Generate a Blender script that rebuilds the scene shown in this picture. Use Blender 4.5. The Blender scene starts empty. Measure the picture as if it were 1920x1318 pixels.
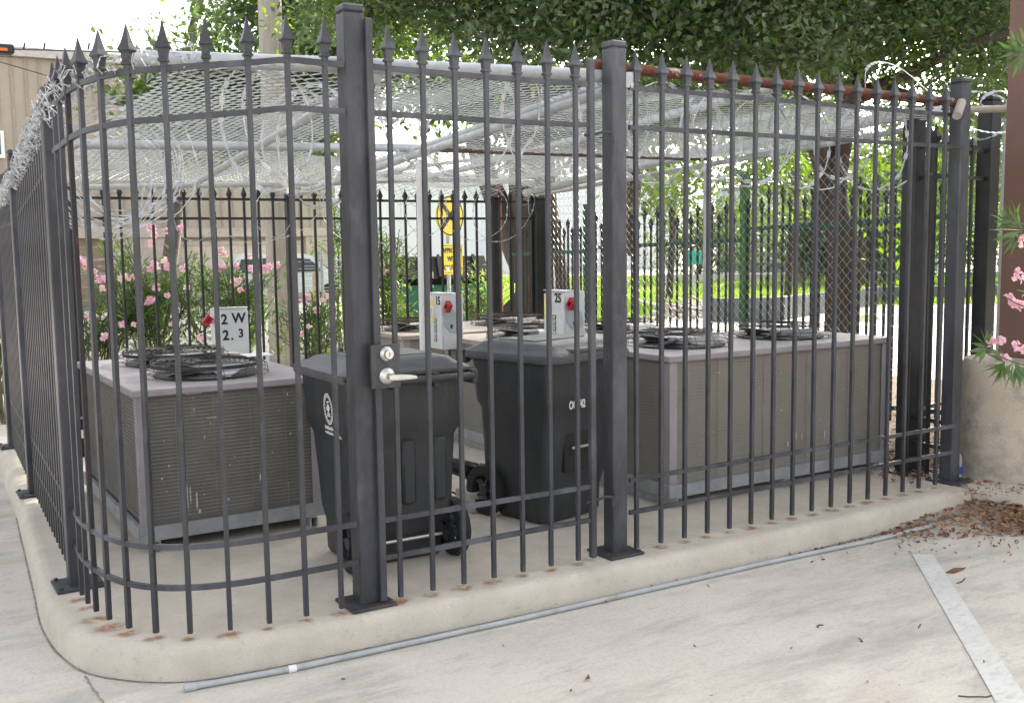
import bpy, bmesh, math, random
from mathutils import Vector, Matrix
import numpy as np
random.seed(7); rng = np.random.default_rng(7)
PI = math.pi
scene = bpy.context.scene
col = scene.collection

# ------------------------------------------------------------------ camera
CC = Vector((-1.7088, -3.9172, 1.50))
CR = Vector((0.85209149, -0.52322118, -0.01340461))
CU = Vector((0.0655958, 0.08134686, 0.99452495))
CF = Vector((0.5192661, 0.84830554, -0.10363608))
FP = 1965.876
cam = bpy.data.cameras.new('camera'); camo = bpy.data.objects.new('camera', cam); col.objects.link(camo)
cam.sensor_width = 36; cam.lens = FP / 1920 * 36; cam.clip_start = .05; cam.clip_end = 2000
M = Matrix((CR, CU, -CF)).transposed().to_4x4(); M.translation = CC
camo.matrix_world = M; scene.camera = camo

def ray(x, y): return CF + CR * ((x - 960) / FP) + CU * ((659 - y) / FP)
def at(x, y, d): return CC + ray(x, y) * d
def onZ(x, y, z): r = ray(x, y); return CC + r * ((z - CC.z) / r.z)
def onY(x, y, Y): r = ray(x, y); return CC + r * ((Y - CC.y) / r.y)
def onX(x, y, X): r = ray(x, y); return CC + r * ((X - CC.x) / r.x)
def px(P):
    d = Vector(P) - CC; f = d.dot(CF); return 960 + FP * d.dot(CR) / f, 659 - FP * d.dot(CU) / f
def sstep(t): t = max(0, min(1, t)); return t * t * (3 - 2 * t)
GZ = -.13
def gz(x, y):
    r = math.hypot(x - 1, y + 1)
    return GZ - .62 * sstep((r - 9) / 38)
def og(x, y, dz=0):
    z = GZ
    for _ in range(12):
        P = onZ(x, y, z + dz); z = gz(P.x, P.y)
    return Vector((P.x, P.y, z + dz))

# ------------------------------------------------------------------ materials
MATS = {}
def mat(name, c1, c2=None, sc=6, rough=.6, metal=0, bump=0, bsc=None, detail=6, stretch=None, lo=.35, hi=.65, spec=.5, c3=None, sc3=2, lo3=.55, hi3=.7, trans=0):
    if name in MATS: return MATS[name]
    m = bpy.data.materials.new(name); m.use_nodes = True; nt = m.node_tree; N = nt.nodes; L = nt.links
    b = N['Principled BSDF']; b.inputs['Roughness'].default_value = rough; b.inputs['Metallic'].default_value = metal
    b.inputs['Specular IOR Level'].default_value = spec
    c2 = c2 or tuple(min(1, v * 1.25 + .004) for v in c1)
    tc = N.new('ShaderNodeTexCoord'); mp = N.new('ShaderNodeMapping'); L.new(tc.outputs['Object'], mp.inputs[0])
    if stretch: mp.inputs['Scale'].default_value = stretch
    n = N.new('ShaderNodeTexNoise'); n.inputs['Scale'].default_value = sc; n.inputs['Detail'].default_value = detail; n.inputs['Roughness'].default_value = .62
    L.new(mp.outputs[0], n.inputs[0])
    r = N.new('ShaderNodeMapRange'); r.inputs[1].default_value = lo; r.inputs[2].default_value = hi
    L.new(n.outputs['Fac'], r.inputs[0])
    mx = N.new('ShaderNodeMix'); mx.data_type = 'RGBA'; mx.inputs[6].default_value = (*c1, 1); mx.inputs[7].default_value = (*c2, 1)
    L.new(r.outputs[0], mx.inputs[0]); out = mx.outputs[2]
    if c3:
        n3 = N.new('ShaderNodeTexNoise'); n3.inputs['Scale'].default_value = sc3; n3.inputs['Detail'].default_value = 8; n3.inputs['Roughness'].default_value = .7
        L.new(mp.outputs[0], n3.inputs[0])
        r3 = N.new('ShaderNodeMapRange'); r3.inputs[1].default_value = lo3; r3.inputs[2].default_value = hi3; L.new(n3.outputs['Fac'], r3.inputs[0])
        m3 = N.new('ShaderNodeMix'); m3.data_type = 'RGBA'; m3.inputs[7].default_value = (*c3, 1)
        L.new(r3.outputs[0], m3.inputs[0]); L.new(out, m3.inputs[6]); out = m3.outputs[2]
    L.new(out, b.inputs['Base Color'])
    if bump:
        bn = N.new('ShaderNodeTexNoise'); bn.inputs['Scale'].default_value = bsc or sc * 6; bn.inputs['Detail'].default_value = 5
        L.new(mp.outputs[0], bn.inputs[0])
        bp = N.new('ShaderNodeBump'); bp.inputs['Strength'].default_value = bump; bp.inputs['Distance'].default_value = .01
        L.new(bn.outputs['Fac'], bp.inputs['Height']); L.new(bp.outputs[0], b.inputs['Normal'])
    if trans:
        t = N.new('ShaderNodeBsdfTranslucent'); ms = N.new('ShaderNodeMixShader'); ms.inputs[0].default_value = trans
        g = N.new('ShaderNodeMix'); g.data_type = 'RGBA'; g.blend_type = 'MULTIPLY'; g.inputs[0].default_value = 1
        g.inputs[7].default_value = (1.6, 1.9, .7, 1) if c1[1] > c1[0] else (1.2, 1.1, 1.1, 1)
        L.new(out, g.inputs[6]); L.new(g.outputs[2], t.inputs[0])
        o = N['Material Output']; L.new(b.outputs[0], ms.inputs[1]); L.new(t.outputs[0], ms.inputs[2]); L.new(ms.outputs[0], o.inputs[0])
    MATS[name] = m; return m

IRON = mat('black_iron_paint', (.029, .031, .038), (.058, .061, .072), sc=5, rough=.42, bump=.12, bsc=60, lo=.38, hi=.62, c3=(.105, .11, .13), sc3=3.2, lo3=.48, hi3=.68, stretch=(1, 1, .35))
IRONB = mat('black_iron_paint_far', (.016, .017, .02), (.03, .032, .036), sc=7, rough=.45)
RUSTI = mat('rusty_iron', (.03, .03, .036), (.060, .016, .012), sc=2.6, rough=.8, lo=.52, hi=.58, c3=(.16, .05, .02), sc3=20, stretch=(1, 1, .6))
IRONR = mat('iron_plate', (.03, .032, .038), (.055, .056, .065), sc=14, rough=.6, c3=(.16, .055, .03), sc3=9, lo3=.56, hi3=.66, bump=.3)
GALV = mat('galvanised_steel', (.40, .42, .44), (.53, .55, .56), sc=16, rough=.45, metal=.15, bump=.06, c3=(.36, .31, .27), sc3=7, lo3=.6, hi3=.8)
WIRE = mat('galvanised_wire', (.38, .40, .39), (.54, .55, .53), sc=30, rough=.4, metal=.25)
RAZOR = mat('razor_steel', (.44, .46, .48), (.66, .67, .68), sc=20, rough=.33, metal=.5)
RUST = mat('rusty_pipe', (.085, .026, .018), (.20, .065, .035), sc=10, rough=.9, bump=.5, c3=(.48, .40, .33), sc3=8, lo3=.60, hi3=.68)
RUSTD = mat('rusty_guard', (.05, .033, .026), (.10, .07, .05), sc=30, rough=.8)
GREENI = mat('green_iron', (.012, .06, .045), (.03, .10, .075), sc=8, rough=.5, c3=(.12, .03, .02), sc3=5, lo3=.66, hi3=.75)
GREENY = mat('green_post_paint', (.03, .13, .045), (.07, .19, .05), sc=5, rough=.5, c3=(.16, .19, .03), sc3=3, stretch=(1, 1, .4))
MAUVE = mat('cabinet_paint', (.27, .245, .265), (.34, .31, .33), sc=5, rough=.5, bump=.05, c3=(.22, .19, .18), sc3=11, lo3=.58, hi3=.75)
TAN = mat('cabinet_paint_tan', (.30, .265, .24), (.36, .32, .29), sc=5, rough=.55)
CONC = mat('pad_concrete', (.53, .475, .395), (.63, .575, .49), sc=4.5, rough=.92, bump=.6, bsc=170, detail=12, c3=(.38, .35, .31), sc3=30, lo3=.56, hi3=.80)
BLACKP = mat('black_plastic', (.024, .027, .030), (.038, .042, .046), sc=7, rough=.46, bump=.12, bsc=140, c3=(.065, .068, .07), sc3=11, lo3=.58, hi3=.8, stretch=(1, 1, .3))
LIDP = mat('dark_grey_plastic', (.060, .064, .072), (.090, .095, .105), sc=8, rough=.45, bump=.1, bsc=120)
RUBBER = mat('tyre_rubber', (.012, .012, .013), rough=.7)
WHITEB = mat('enclosure_paint', (.62, .65, .67), (.70, .72, .73), sc=6, rough=.45)
WHITE = mat('white_paint', (.75, .76, .76), (.82, .82, .82), sc=5, rough=.6)
BLACK = mat('black_print', (.01, .01, .01), rough=.6)
REDP = mat('red_paint', (.42, .012, .03), (.5, .03, .05), rough=.4)
YEL = mat('yellow_paint', (.88, .60, .02), (.92, .66, .03), sc=4, rough=.5)
YEL2 = mat('yellow_label', (.8, .66, .08), rough=.5)
CHROME = mat('brushed_chrome', (.55, .55, .53), (.66, .66, .64), sc=20, rough=.28, metal=.85)
BEIGE = mat('beige_siding', (.37, .32, .27), (.41, .355, .30), sc=1.2, rough=.75)
BARK = mat('oak_bark', (.06, .045, .038), (.12, .095, .08), sc=6, rough=.95, bump=1, bsc=22, stretch=(1, 1, .3))
POLE = mat('weathered_wood', (.30, .27, .24), (.40, .37, .33), sc=6, rough=.9, bump=.5, stretch=(5, 5, .4), c3=(.18, .16, .14), sc3=5, lo3=.6)
LEAFD = mat('oak_leaves', (.050, .082, .040), (.115, .165, .085), sc=2.2, rough=.42, trans=.38, spec=.6)
LEAFM = mat('oak_leaves_pale', (.10, .135, .085), (.18, .22, .145), sc=2.5, rough=.42, trans=.3, spec=.6)
LEAFY = mat('oak_leaves_backlit', (.06, .10, .014), (.14, .19, .02), sc=1.5, rough=.45, trans=.6)
OLEA = mat('oleander_leaves', (.075, .135, .05), (.14, .21, .085), sc=3, rough=.4, trans=.3)
OLEAY = mat('oleander_leaves_light', (.12, .19, .05), (.22, .30, .09), sc=3, rough=.4, trans=.4)
STEM = mat('oleander_stem', (.13, .12, .08), rough=.8)
PINK = mat('oleander_flower', (.80, .48, .60), (.90, .70, .77), sc=9, rough=.6, trans=.3)
PALEP = mat('oleander_flower_pale', (.85, .62, .62), (.9, .75, .72), sc=9, rough=.6, trans=.3)
BROWN = mat('brown_steel', (.15, .082, .06), (.18, .105, .08), sc=2, rough=.5)
BASEC = mat('column_concrete', (.44, .375, .30), (.54, .47, .385), sc=2.4, rough=.95, bump=.6, bsc=60, c3=(.27, .24, .21), sc3=4.5, lo3=.5, hi3=.68)
GRASS = mat('lawn_grass', (.15, .22, .05), (.24, .32, .09), sc=1.2, rough=.9)

# ------------------------------------------------------------------ mesh builder
class MB:
    def __init__(s): s.v = []; s.f = []; s.mi = []; s.cur = 0
    def add(s, vs, fs):
        o = len(s.v); s.v += [tuple(v) for v in vs]; s.f += [tuple(i + o for i in f) for f in fs]; s.mi += [s.cur] * len(fs)
    def box(s, x0, x1, y0, y1, z0, z1, M=None):
        vs = [Vector((x, y, z)) for z in (z0, z1) for y in (y0, y1) for x in (x0, x1)]
        if M: vs = [M @ v for v in vs]
        s.add(vs, [(0, 2, 3, 1), (4, 5, 7, 6), (0, 1, 5, 4), (2, 6, 7, 3), (0, 4, 6, 2), (1, 3, 7, 5)])
    def bbox(s, x0, x1, y0, y1, z0, z1, b=.004, M=None):
        # box with chamfered edges: rings of an octagon
        def ring(i, z): return [(x0 + i, y0 + b), (x0 + i, y0 + b)][:0] + [Vector(p) for p in ((x0 + b, y0 + i, z), (x1 - b, y0 + i, z), (x1 - i, y0 + b, z), (x1 - i, y1 - b, z), (x1 - b, y1 - i, z), (x0 + b, y1 - i, z), (x0 + i, y1 - b, z), (x0 + i, y0 + b, z))]
        s.loft([[M @ p if M else p for p in r] for r in (ring(b * .99, z0), ring(0, z0 + b), ring(0, z1 - b), ring(b * .99, z1))])
    def loft(s, rings, caps=True, closed=True):
        n = len(rings[0]); vs = [p for r in rings for p in r]; fs = []
        for k in range(len(rings) - 1):
            for i in range(n if closed else n - 1):
                j = (i + 1) % n; fs.append((k * n + i, k * n + j, (k + 1) * n + j, (k + 1) * n + i))
        if caps: fs += [tuple(range(n))[::-1], tuple(range((len(rings) - 1) * n, len(rings) * n))]
        s.add(vs, fs)
    def tube(s, pts, r, n=8, caps=True, rs=None, roll=0):
        pts = [Vector(p) for p in pts]; rings = []
        t0 = (pts[1] - pts[0]).normalized(); up = Vector((0, 0, 1)) if abs(t0.z) < .95 else Vector((1, 0, 0))
        a = t0.cross(up).normalized()
        for i, p in enumerate(pts):
            t = (pts[min(i + 1, len(pts) - 1)] - pts[max(i - 1, 0)])
            t = t.normalized() if t.length > 1e-9 else t0
            a = (a - t * a.dot(t)); a = a.normalized() if a.length > 1e-6 else t.orthogonal().normalized()
            b = t.cross(a); rr = rs[i] if rs else r
            rings.append([p + a * (rr * math.cos(2 * PI * k / n + roll)) + b * (rr * math.sin(2 * PI * k / n + roll)) for k in range(n)])
        s.loft(rings, caps)
    def bar(s, p, q, w, h):
        # rectangular bar from p to q; w horizontal, h vertical
        p = Vector(p); q = Vector(q); t = (q - p).normalized(); a = t.cross(Vector((0, 0, 1))); a = a.normalized() if a.length > 1e-5 else Vector((1, 0, 0)); b = a.cross(t)
        s.loft([[c + a * (x * w / 2) + b * (y * h / 2) for x, y in ((-1, -1), (1, -1), (1, 1), (-1, 1))] for c in (p, q)])
    def strip(s, pts, w, h):
        pts = [Vector(p) for p in pts]; rings = []
        for i, c in enumerate(pts):
            t = (pts[min(i + 1, len(pts) - 1)] - pts[max(i - 1, 0)]).normalized(); a = t.cross(Vector((0, 0, 1))).normalized(); b = a.cross(t)
            rings.append([c + a * (x * w / 2) + b * (y * h / 2) for x, y in ((-1, -1), (1, -1), (1, 1), (-1, 1))])
        s.loft(rings)
    def sqlathe(s, prof, o=(0, 0, 0), n=4, rot=PI / 4, k=math.sqrt(2)):
        o = Vector(o)
        s.loft([[o + Vector((r * k * math.cos(rot + 2 * PI * i / n), r * k * math.sin(rot + 2 * PI * i / n), z)) for i in range(n)] for r, z in prof])
    def cyl(s, c, r, z0, z1, n=24, r1=None):
        s.sqlathe([(r, z0), (r if r1 is None else r1, z1)], c, n, 0, 1)
    def ringt(s, c, R, r, n=40, m=5, ax=None):
        c = Vector(c); ax = ax or Matrix.Identity(3); vs = []; fs = []
        for i in range(n):
            a = 2 * PI * i / n
            for j in range(m):
                b = 2 * PI * j / m; vs.append(c + ax @ Vector(((R + r * math.cos(b)) * math.cos(a), (R + r * math.cos(b)) * math.sin(a), r * math.sin(b))))
        for i in range(n):
            for j in range(m):
                i2 = (i + 1) % n; j2 = (j + 1) % m; fs.append((i * m + j, i2 * m + j, i2 * m + j2, i * m + j2))
        s.add(vs, fs)
    def build(s, name, ms, parent=None, smooth=False, bevel=0):
        me = bpy.data.meshes.new(name); me.from_pydata(s.v, [], s.f)
        ms = ms if isinstance(ms, (list, tuple)) else [ms]
        for m in ms: me.materials.append(m)
        if len(ms) > 1: me.polygons.foreach_set('material_index', s.mi)
        if smooth: me.polygons.foreach_set('use_smooth', [True] * len(me.polygons))
        me.validate(); me.update()
        o = bpy.data.objects.new(name, me); col.objects.link(o)
        if smooth == 'auto':
            try: me.set_sharp_from_angle(angle=math.radians(38))
            except Exception: pass
        if bevel:
            b = o.modifiers.new('bevel', 'BEVEL'); b.width = bevel; b.segments = 2; b.limit_method = 'ANGLE'; b.angle_limit = .6
        if parent: setparent(o, parent)
        return o
def setparent(o, p):
    o.parent = p
    o.matrix_parent_inverse = Matrix.Identity(4)
    if p.type == 'EMPTY' or True:
        T = world_of(p); o.matrix_basis = T.inverted() @ o.matrix_basis if not o.get('_local') else o.matrix_basis
def world_of(p):
    Mw = p.matrix_basis.copy()
    q = p.parent
    while q: Mw = q.matrix_basis @ Mw; q = q.parent
    return Mw
def tag(o, label=None, cat=None, group=None, kind=None):
    if label: o['label'] = label
    if cat: o['category'] = cat
    if group: o['group'] = group
    if kind: o['kind'] = kind
    return o
def thing(name, loc, label, cat, group=None):
    o = bpy.data.objects.new(name, None); col.objects.link(o); o.location = loc; o.empty_display_size = .1
    o.matrix_basis = Matrix.Translation(Vector(loc))
    return tag(o, label, cat, group)
def copy_tree(o, parent=None):
    c = o.copy(); col.objects.link(c)
    if parent: c.parent = parent
    for ch in [k for k in bpy.data.objects if k.parent == o]: copy_tree(ch, c)
    return c
def text(name, s, size, P, X, Y, m, parent, depth=.0015, align='CENTER', wx=1):
    cu = bpy.data.curves.new(name, 'FONT'); cu.body = s; cu.size = size; cu.align_x = align; cu.align_y = 'CENTER'; cu.extrude = depth; cu.resolution_u = 3; cu.offset = size * .028
    t = bpy.data.objects.new('tmp', cu); col.objects.link(t); bpy.context.view_layer.update()
    me = bpy.data.meshes.new_from_object(t.evaluated_get(bpy.context.evaluated_depsgraph_get())); bpy.data.objects.remove(t)
    X = Vector(X).normalized() ; Y = Vector(Y).normalized(); Z = X.cross(Y)
    Mt = Matrix((X * wx, Y, Z)).transposed().to_4x4(); Mt.translation = Vector(P)
    me.transform(Mt); me.materials.clear(); me.materials.append(m)
    o = bpy.data.objects.new(name, me); col.objects.link(o); setparent(o, parent); return o

# ------------------------------------------------------------------ ground, pad, kerbs
def nodes_ground():
    m = bpy.data.materials.new('pavement_concrete'); m.use_nodes = True; N = m.node_tree.nodes; L = m.node_tree.links; b = N['Principled BSDF']
    b.inputs['Roughness'].default_value = .93; b.inputs['Specular IOR Level'].default_value = .3
    tc = N.new('ShaderNodeTexCoord')
    def noise(sc, det, ro, st=None):
        n = N.new('ShaderNodeTexNoise'); n.inputs['Scale'].default_value = sc; n.inputs['Detail'].default_value = det; n.inputs['Roughness'].default_value = ro
        if st:
            mp = N.new('ShaderNodeMapping'); mp.inputs['Scale'].default_value = st; mp.inputs['Rotation'].default_value = (0, 0, math.radians(-12)); L.new(tc.outputs['Object'], mp.inputs[0]); L.new(mp.outputs[0], n.inputs[0])
        else: L.new(tc.outputs['Object'], n.inputs[0])
        return n.outputs['Fac']
    def mr(i, a, b_, c=0, d=1):
        r = N.new('ShaderNodeMapRange'); r.inputs[1].default_value = a; r.inputs[2].default_value = b_; r.inputs[3].default_value = c; r.inputs[4].default_value = d; L.new(i, r.inputs[0]); return r.outputs[0]
    def mix(f, a, c2):
        x = N.new('ShaderNodeMix'); x.data_type = 'RGBA'
        L.new(f, x.inputs[0])
        if isinstance(a, tuple): x.inputs[6].default_value = (*a, 1)
        else: L.new(a, x.inputs[6])
        x.inputs[7].default_value = (*c2, 1); return x.outputs[2]
    c = mix(mr(noise(.9, 8, .65), .35, .65), (.57, .52, .455), (.65, .605, .54))
    c = mix(mr(noise(2.2, 10, .72, (.45, 1.5, 1)), .48, .66, 0, .85), c, (.40, .37, .33))
    c = mix(mr(noise(5.5, 12, .8, (.4, 1.3, 1)), .54, .68, 0, .6), c, (.30, .285, .26))
    c = mix(mr(noise(1.7, 4, .5), .60, .72, 0, .45), c, (.56, .45, .38))
    c = mix(mr(noise(60, 3, .6), .55, .75, 0, .28), c, (.26, .25, .24))
    c = mix(mr(noise(150, 4, .7, (.5, 1.4, 1)), .52, .70, 0, .5), c, (.26, .245, .225))
    c = mix(mr(noise(28, 8, .8, (.22, 1.5, 1)), .55, .75, 0, .30), c, (.68, .67, .64))
    c = mix(mr(noise(.55, 9, .78, (.6, 1.5, 1)), .54, .66, 0, .45), c, (.37, .35, .32))
    L.new(c, b.inputs['Base Color'])
    bp = N.new('ShaderNodeBump'); bp.inputs['Strength'].default_value = .3; bp.inputs['Distance'].default_value = .006; L.new(noise(90, 6, .7, (.5, 1.6, 1)), bp.inputs['Height']); L.new(bp.outputs[0], b.inputs['Normal'])
    return m
PAVE = nodes_ground()
def grid_sheet(name, m, poly, dz, step=None, kind='structure'):
    bm = bmesh.new(); vs = [bm.verts.new(p) for p in poly]; bm.faces.new(vs)
    bmesh.ops.triangulate(bm, faces=bm.faces[:])
    for _ in range(4 if step is None else step):
        es = [e for e in bm.edges if e.calc_length() > 3]
        if es: bmesh.ops.subdivide_edges(bm, edges=es, cuts=1); bmesh.ops.triangulate(bm, faces=bm.faces[:])
    for v in bm.verts: v.co.z = gz(v.co.x, v.co.y) + dz
    bmesh.ops.recalc_face_normals(bm, faces=bm.faces[:])
    me = bpy.data.meshes.new(name); bm.to_mesh(me); bm.free(); me.materials.append(m)
    if me.polygons and me.polygons[0].normal.z < 0: me.flip_normals()
    o = bpy.data.objects.new(name, me); col.objects.link(o); return tag(o, kind=kind)
mb = MB(); gx = [-600, -200, -80, -40] + [i * 2.0 for i in range(-14, 40)] + [100, 160, 250, 600]; gy = [-300, -60, -20] + [i * 2.0 for i in range(-5, 45)] + [110, 200, 400, 800]
vs = [(x, y, gz(x, y)) for y in gy for x in gx]; n = len(gx)
mb.add(vs, [(j * n + i, j * n + i + 1, (j + 1) * n + i + 1, (j + 1) * n + i) for j in range(len(gy) - 1) for i in range(n - 1)])
tag(mb.build('ground', PAVE, smooth=True), kind='structure')

def offset_ring(pts, d, z):
    out = []; n = len(pts)
    for i in range(n):
        p0, p1, p2 = Vector(pts[i - 1]), Vector(pts[i]), Vector(pts[(i + 1) % n])
        a = (p1 - p0).normalized(); b = (p2 - p1).normalized()
        na = Vector((-a.y, a.x)); nb = Vector((-b.y, b.x)); m_ = (na + nb); m_ = m_ / max(.3, m_.length_squared / 2) if m_.length > .1 else na
        out.append(Vector((p1.x + m_.x * d, p1.y + m_.y * d, z)))
    return out
def smooth_poly(pts, it=2):
    for _ in range(it):
        q = []
        for i in range(len(pts)):
            a, b = pts[i], pts[(i + 1) % len(pts)]
            q += [(a[0] * .75 + b[0] * .25, a[1] * .75 + b[1] * .25), (a[0] * .25 + b[0] * .75, a[1] * .25 + b[1] * .75)]
        pts = q
    return pts
def slab(name, pts, ztop, zbot, m, r=.04, batter=.015):
    # pts counter-clockwise; positive offset = inward
    prof = [(0, zbot), (batter * .7, ztop - r * 1.1), (batter + r * .12, ztop - r * .6), (batter + r * .4, ztop - r * .22), (batter + r * .85, ztop - .002), (batter + r * 1.4, ztop)]
    mb = MB(); rings = [offset_ring(pts, d, z) for d, z in prof]; mb.loft(rings, caps=False)
    o = len(mb.v); mb.v += [tuple(p) for p in rings[-1]]; mb.f.append(tuple(range(o, o + len(pts)))); mb.mi.append(0)
    return mb.build(name, m, smooth='auto')
corner = [(-1.03, 3.0), (-1.125, 1.5), (-1.165, .85), (-1.13, .42), (-1.03, .18), (-.80, -.02), (-.50, -.075), (-.2, -.095)]
padpts = [(-.2, -.095), (.6, -.125), (1.16, -.14), (2.1, -.155), (2.95, -.145), (3.86, -.10), (3.875, 3.0), (3.88, 5.02), (1, 5.03), (-.96, 5.0)] + corner[:-1]
def densify(pts, idx0, idx1):
    return pts
sm = []
cn = corner
for i in range(len(cn) - 1):
    p0 = cn[max(i - 1, 0)]; p1 = cn[i]; p2 = cn[i + 1]; p3 = cn[min(i + 2, len(cn) - 1)]
    for k in range(5):
        t = k / 5
        sm.append(tuple(.5 * ((2 * p1[j]) + (-p0[j] + p2[j]) * t + (2 * p0[j] - 5 * p1[j] + 4 * p2[j] - p3[j]) * t * t + (-p0[j] + 3 * p1[j] - 3 * p2[j] + p3[j]) * t ** 3) for j in (0, 1)))
padpts = padpts[:-len(corner) + 1] + sm
pad = tag(slab('concrete_pad', padpts, 0, GZ - .02, CONC), kind='structure')
kp = [(3.872, -.11), (3.93, -.32), (4.05, -.75), (4.5, -2.4), (5.2, -5), (11, -5), (12, .35), (9, .45), (3.892, .45)]
tag(slab('planter_kerb', kp, -.004, GZ - .02, CONC), kind='structure')
# dark joint at foot of kerb, cracks
JOINT = mat('joint_dirt', (.14, .13, .12), (.34, .32, .29), sc=30, rough=1)
mb = MB()
def ribbon(mb, pts, w, z, jit=.3):
    L_ = []; R_ = []
    for i, p in enumerate(pts):
        a = Vector(pts[max(i - 1, 0)]); b = Vector(pts[min(i + 1, len(pts) - 1)]); t = (b - a).normalized(); nn = Vector((-t.y, t.x)); ww = w * (1 + random.uniform(-jit, jit))
        L_.append((p[0] + nn.x * ww, p[1] + nn.y * ww, z)); R_.append((p[0] - nn.x * ww * .6, p[1] - nn.y * ww * .6, z))
    k = len(pts); mb.add(L_ + R_, [(i, i + 1, k + i + 1, k + i) for i in range(k - 1)])
foot = []
for i in range(len(sm)): foot.append(sm[i])
line = [(x, -.095 - .03 * min(1, (x + .2) / .8) - .03 * max(0, min(1, (x - .6) / 1.5)) + .0 * x) for x in [k * .1 - .2 for k in range(41)]]
foot = foot + line[1:]
foot2 = [(x, y) for x, y in foot]
ribbon(mb, [(p[0], p[1]) for p in foot2], .012, GZ + .003)
cr = []
for k in range(16):
    t = k / 15; P = onZ(160 + 40 * t + random.uniform(-3, 3), 1268 + 60 * t, GZ); cr.append((P.x, P.y))
P0 = Vector((cr[-1][0] - cr[0][0], cr[-1][1] - cr[0][1])).normalized()
for k in range(1, 30): cr.append((cr[15][0] + P0.x * .12 * k + random.uniform(-.008, .008), cr[15][1] + P0.y * .12 * k))
ribbon(mb, cr, .006, GZ + .004, .6)
cr = []
for k in range(20):
    P = onZ(-60 + 6 * k, 955 + 3.0 * k * .4 + random.uniform(-3, 3), GZ); cr.append((P.x, P.y))
tag(mb.build('pavement_joint', JOINT), kind='structure')
# painted parking line
LINEM = mat('worn_line_paint', (.56, .55, .53), (.64, .63, .61), sc=5, rough=.85, c3=(.46, .43, .39), sc3=30, lo3=.5, hi3=.7, stretch=(.6, 1.6, 1))
a, b = onZ(1710, 1040, GZ), onZ(1749, 1040, GZ); c_, d_ = onZ(1868, 1318, GZ), onZ(1930, 1318, GZ)
mb = MB(); e1 = a + (c_ - a) * 2.6; e2 = b + (d_ - b) * 2.6
mb.add([(*a.xy, GZ + .004), (*b.xy, GZ + .004), (*e2.xy, GZ + .004), (*e1.xy, GZ + .004)], [(0, 3, 2, 1)])
tag(mb.build('parking_line', LINEM), kind='structure')
# rust stains on the pad under the picket feet
def stain_mat():
    m = bpy.data.materials.new('rust_stain'); m.use_nodes = True; N = m.node_tree.nodes; L = m.node_tree.links; b = N['Principled BSDF']; b.inputs['Roughness'].default_value = .95
    b.inputs['Base Color'].default_value = (.40, .17, .07, 1)
    uv = N.new('ShaderNodeUVMap'); vm = N.new('ShaderNodeVectorMath'); vm.operation = 'DISTANCE'; vm.inputs[1].default_value = (.5, .5, 0); L.new(uv.outputs[0], vm.inputs[0])
    r = N.new('ShaderNodeMapRange'); r.interpolation_type = 'SMOOTHSTEP'; r.inputs[1].default_value = .5; r.inputs[2].default_value = .05; r.inputs[3].default_value = 0; r.inputs[4].default_value = 1; L.new(vm.outputs['Value'], r.inputs[0])
    n = N.new('ShaderNodeTexNoise'); n.inputs['Scale'].default_value = 25; n.inputs['Detail'].default_value = 6; tc = N.new('ShaderNodeTexCoord'); L.new(tc.outputs['Object'], n.inputs[0])
    q = N.new('ShaderNodeMapRange'); q.inputs[1].default_value = .35; q.inputs[2].default_value = .65; L.new(n.outputs['Fac'], q.inputs[0])
    mu = N.new('ShaderNodeMath'); mu.operation = 'MULTIPLY'; L.new(r.outputs[0], mu.inputs[0]); L.new(q.outputs[0], mu.inputs[1])
    m2 = N.new('ShaderNodeMath'); m2.operation = 'MULTIPLY'; m2.inputs[1].default_value = .85; L.new(mu.outputs[0], m2.inputs[0]); L.new(m2.outputs[0], b.inputs['Alpha']); return m

# ------------------------------------------------------------------ iron fences
def finial_mesh():
    mb = MB(); mb.sqlathe([(.0112, -.03), (.0115, -.012), (.017, -.010), (.0178, -.002), (.0135, .002), (.0168, .030), (.0195, .036), (.0245, .040), (.0242, .046), (.0162, .066), (.0105, .088), (.006, .112), (.0028, .128), (.0008, .136)])
    return mb.build('finial_src', IRON)
fs_ = finial_mesh(); FIN = fs_.data; FIN.name = 'finial'; bpy.data.objects.remove(fs_)
fs2 = MB(); fs2.sqlathe([(.012, -.02), (.02, 0), (.014, .004), (.024, .04), (.010, .08), (.001, .12)]); f2 = fs2.build('x', IRONB); FINB = f2.data; bpy.data.objects.remove(f2)
PMESH = {}
def picket_mesh(h, w, m, fin):
    k = (round(h, 3), w, m.name, fin)
    if k not in PMESH:
        mb = MB(); mb.box(-w / 2, w / 2, -w / 2, w / 2, 0, h); o = mb.build('picket', m); PMESH[k] = o.data; bpy.data.objects.remove(o)
    return PMESH[k]
def picket(root, x, y, z0, z1, rot=0, w=.0182, m=None, fin=FIN, fs=1.0, lean=0):
    m = m or IRON; fh = .136 * fs if fin else 0
    o = bpy.data.objects.new('picket', picket_mesh(z1 - z0 - fh, w, m, bool(fin))); col.objects.link(o)
    o.parent = root; o.matrix_basis = world_of(root).inverted() @ Matrix.Translation((x, y, z0)) @ Matrix.Rotation(rot, 4, 'Z') @ Matrix.Rotation(lean, 4, 'Y')
    if fin:
        f = bpy.data.objects.new('finial', fin); col.objects.link(f); f.parent = o; f.matrix_basis = Matrix.Translation((0, 0, z1 - z0 - fh)) @ Matrix.Scale(fs, 4)
    return o
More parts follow.
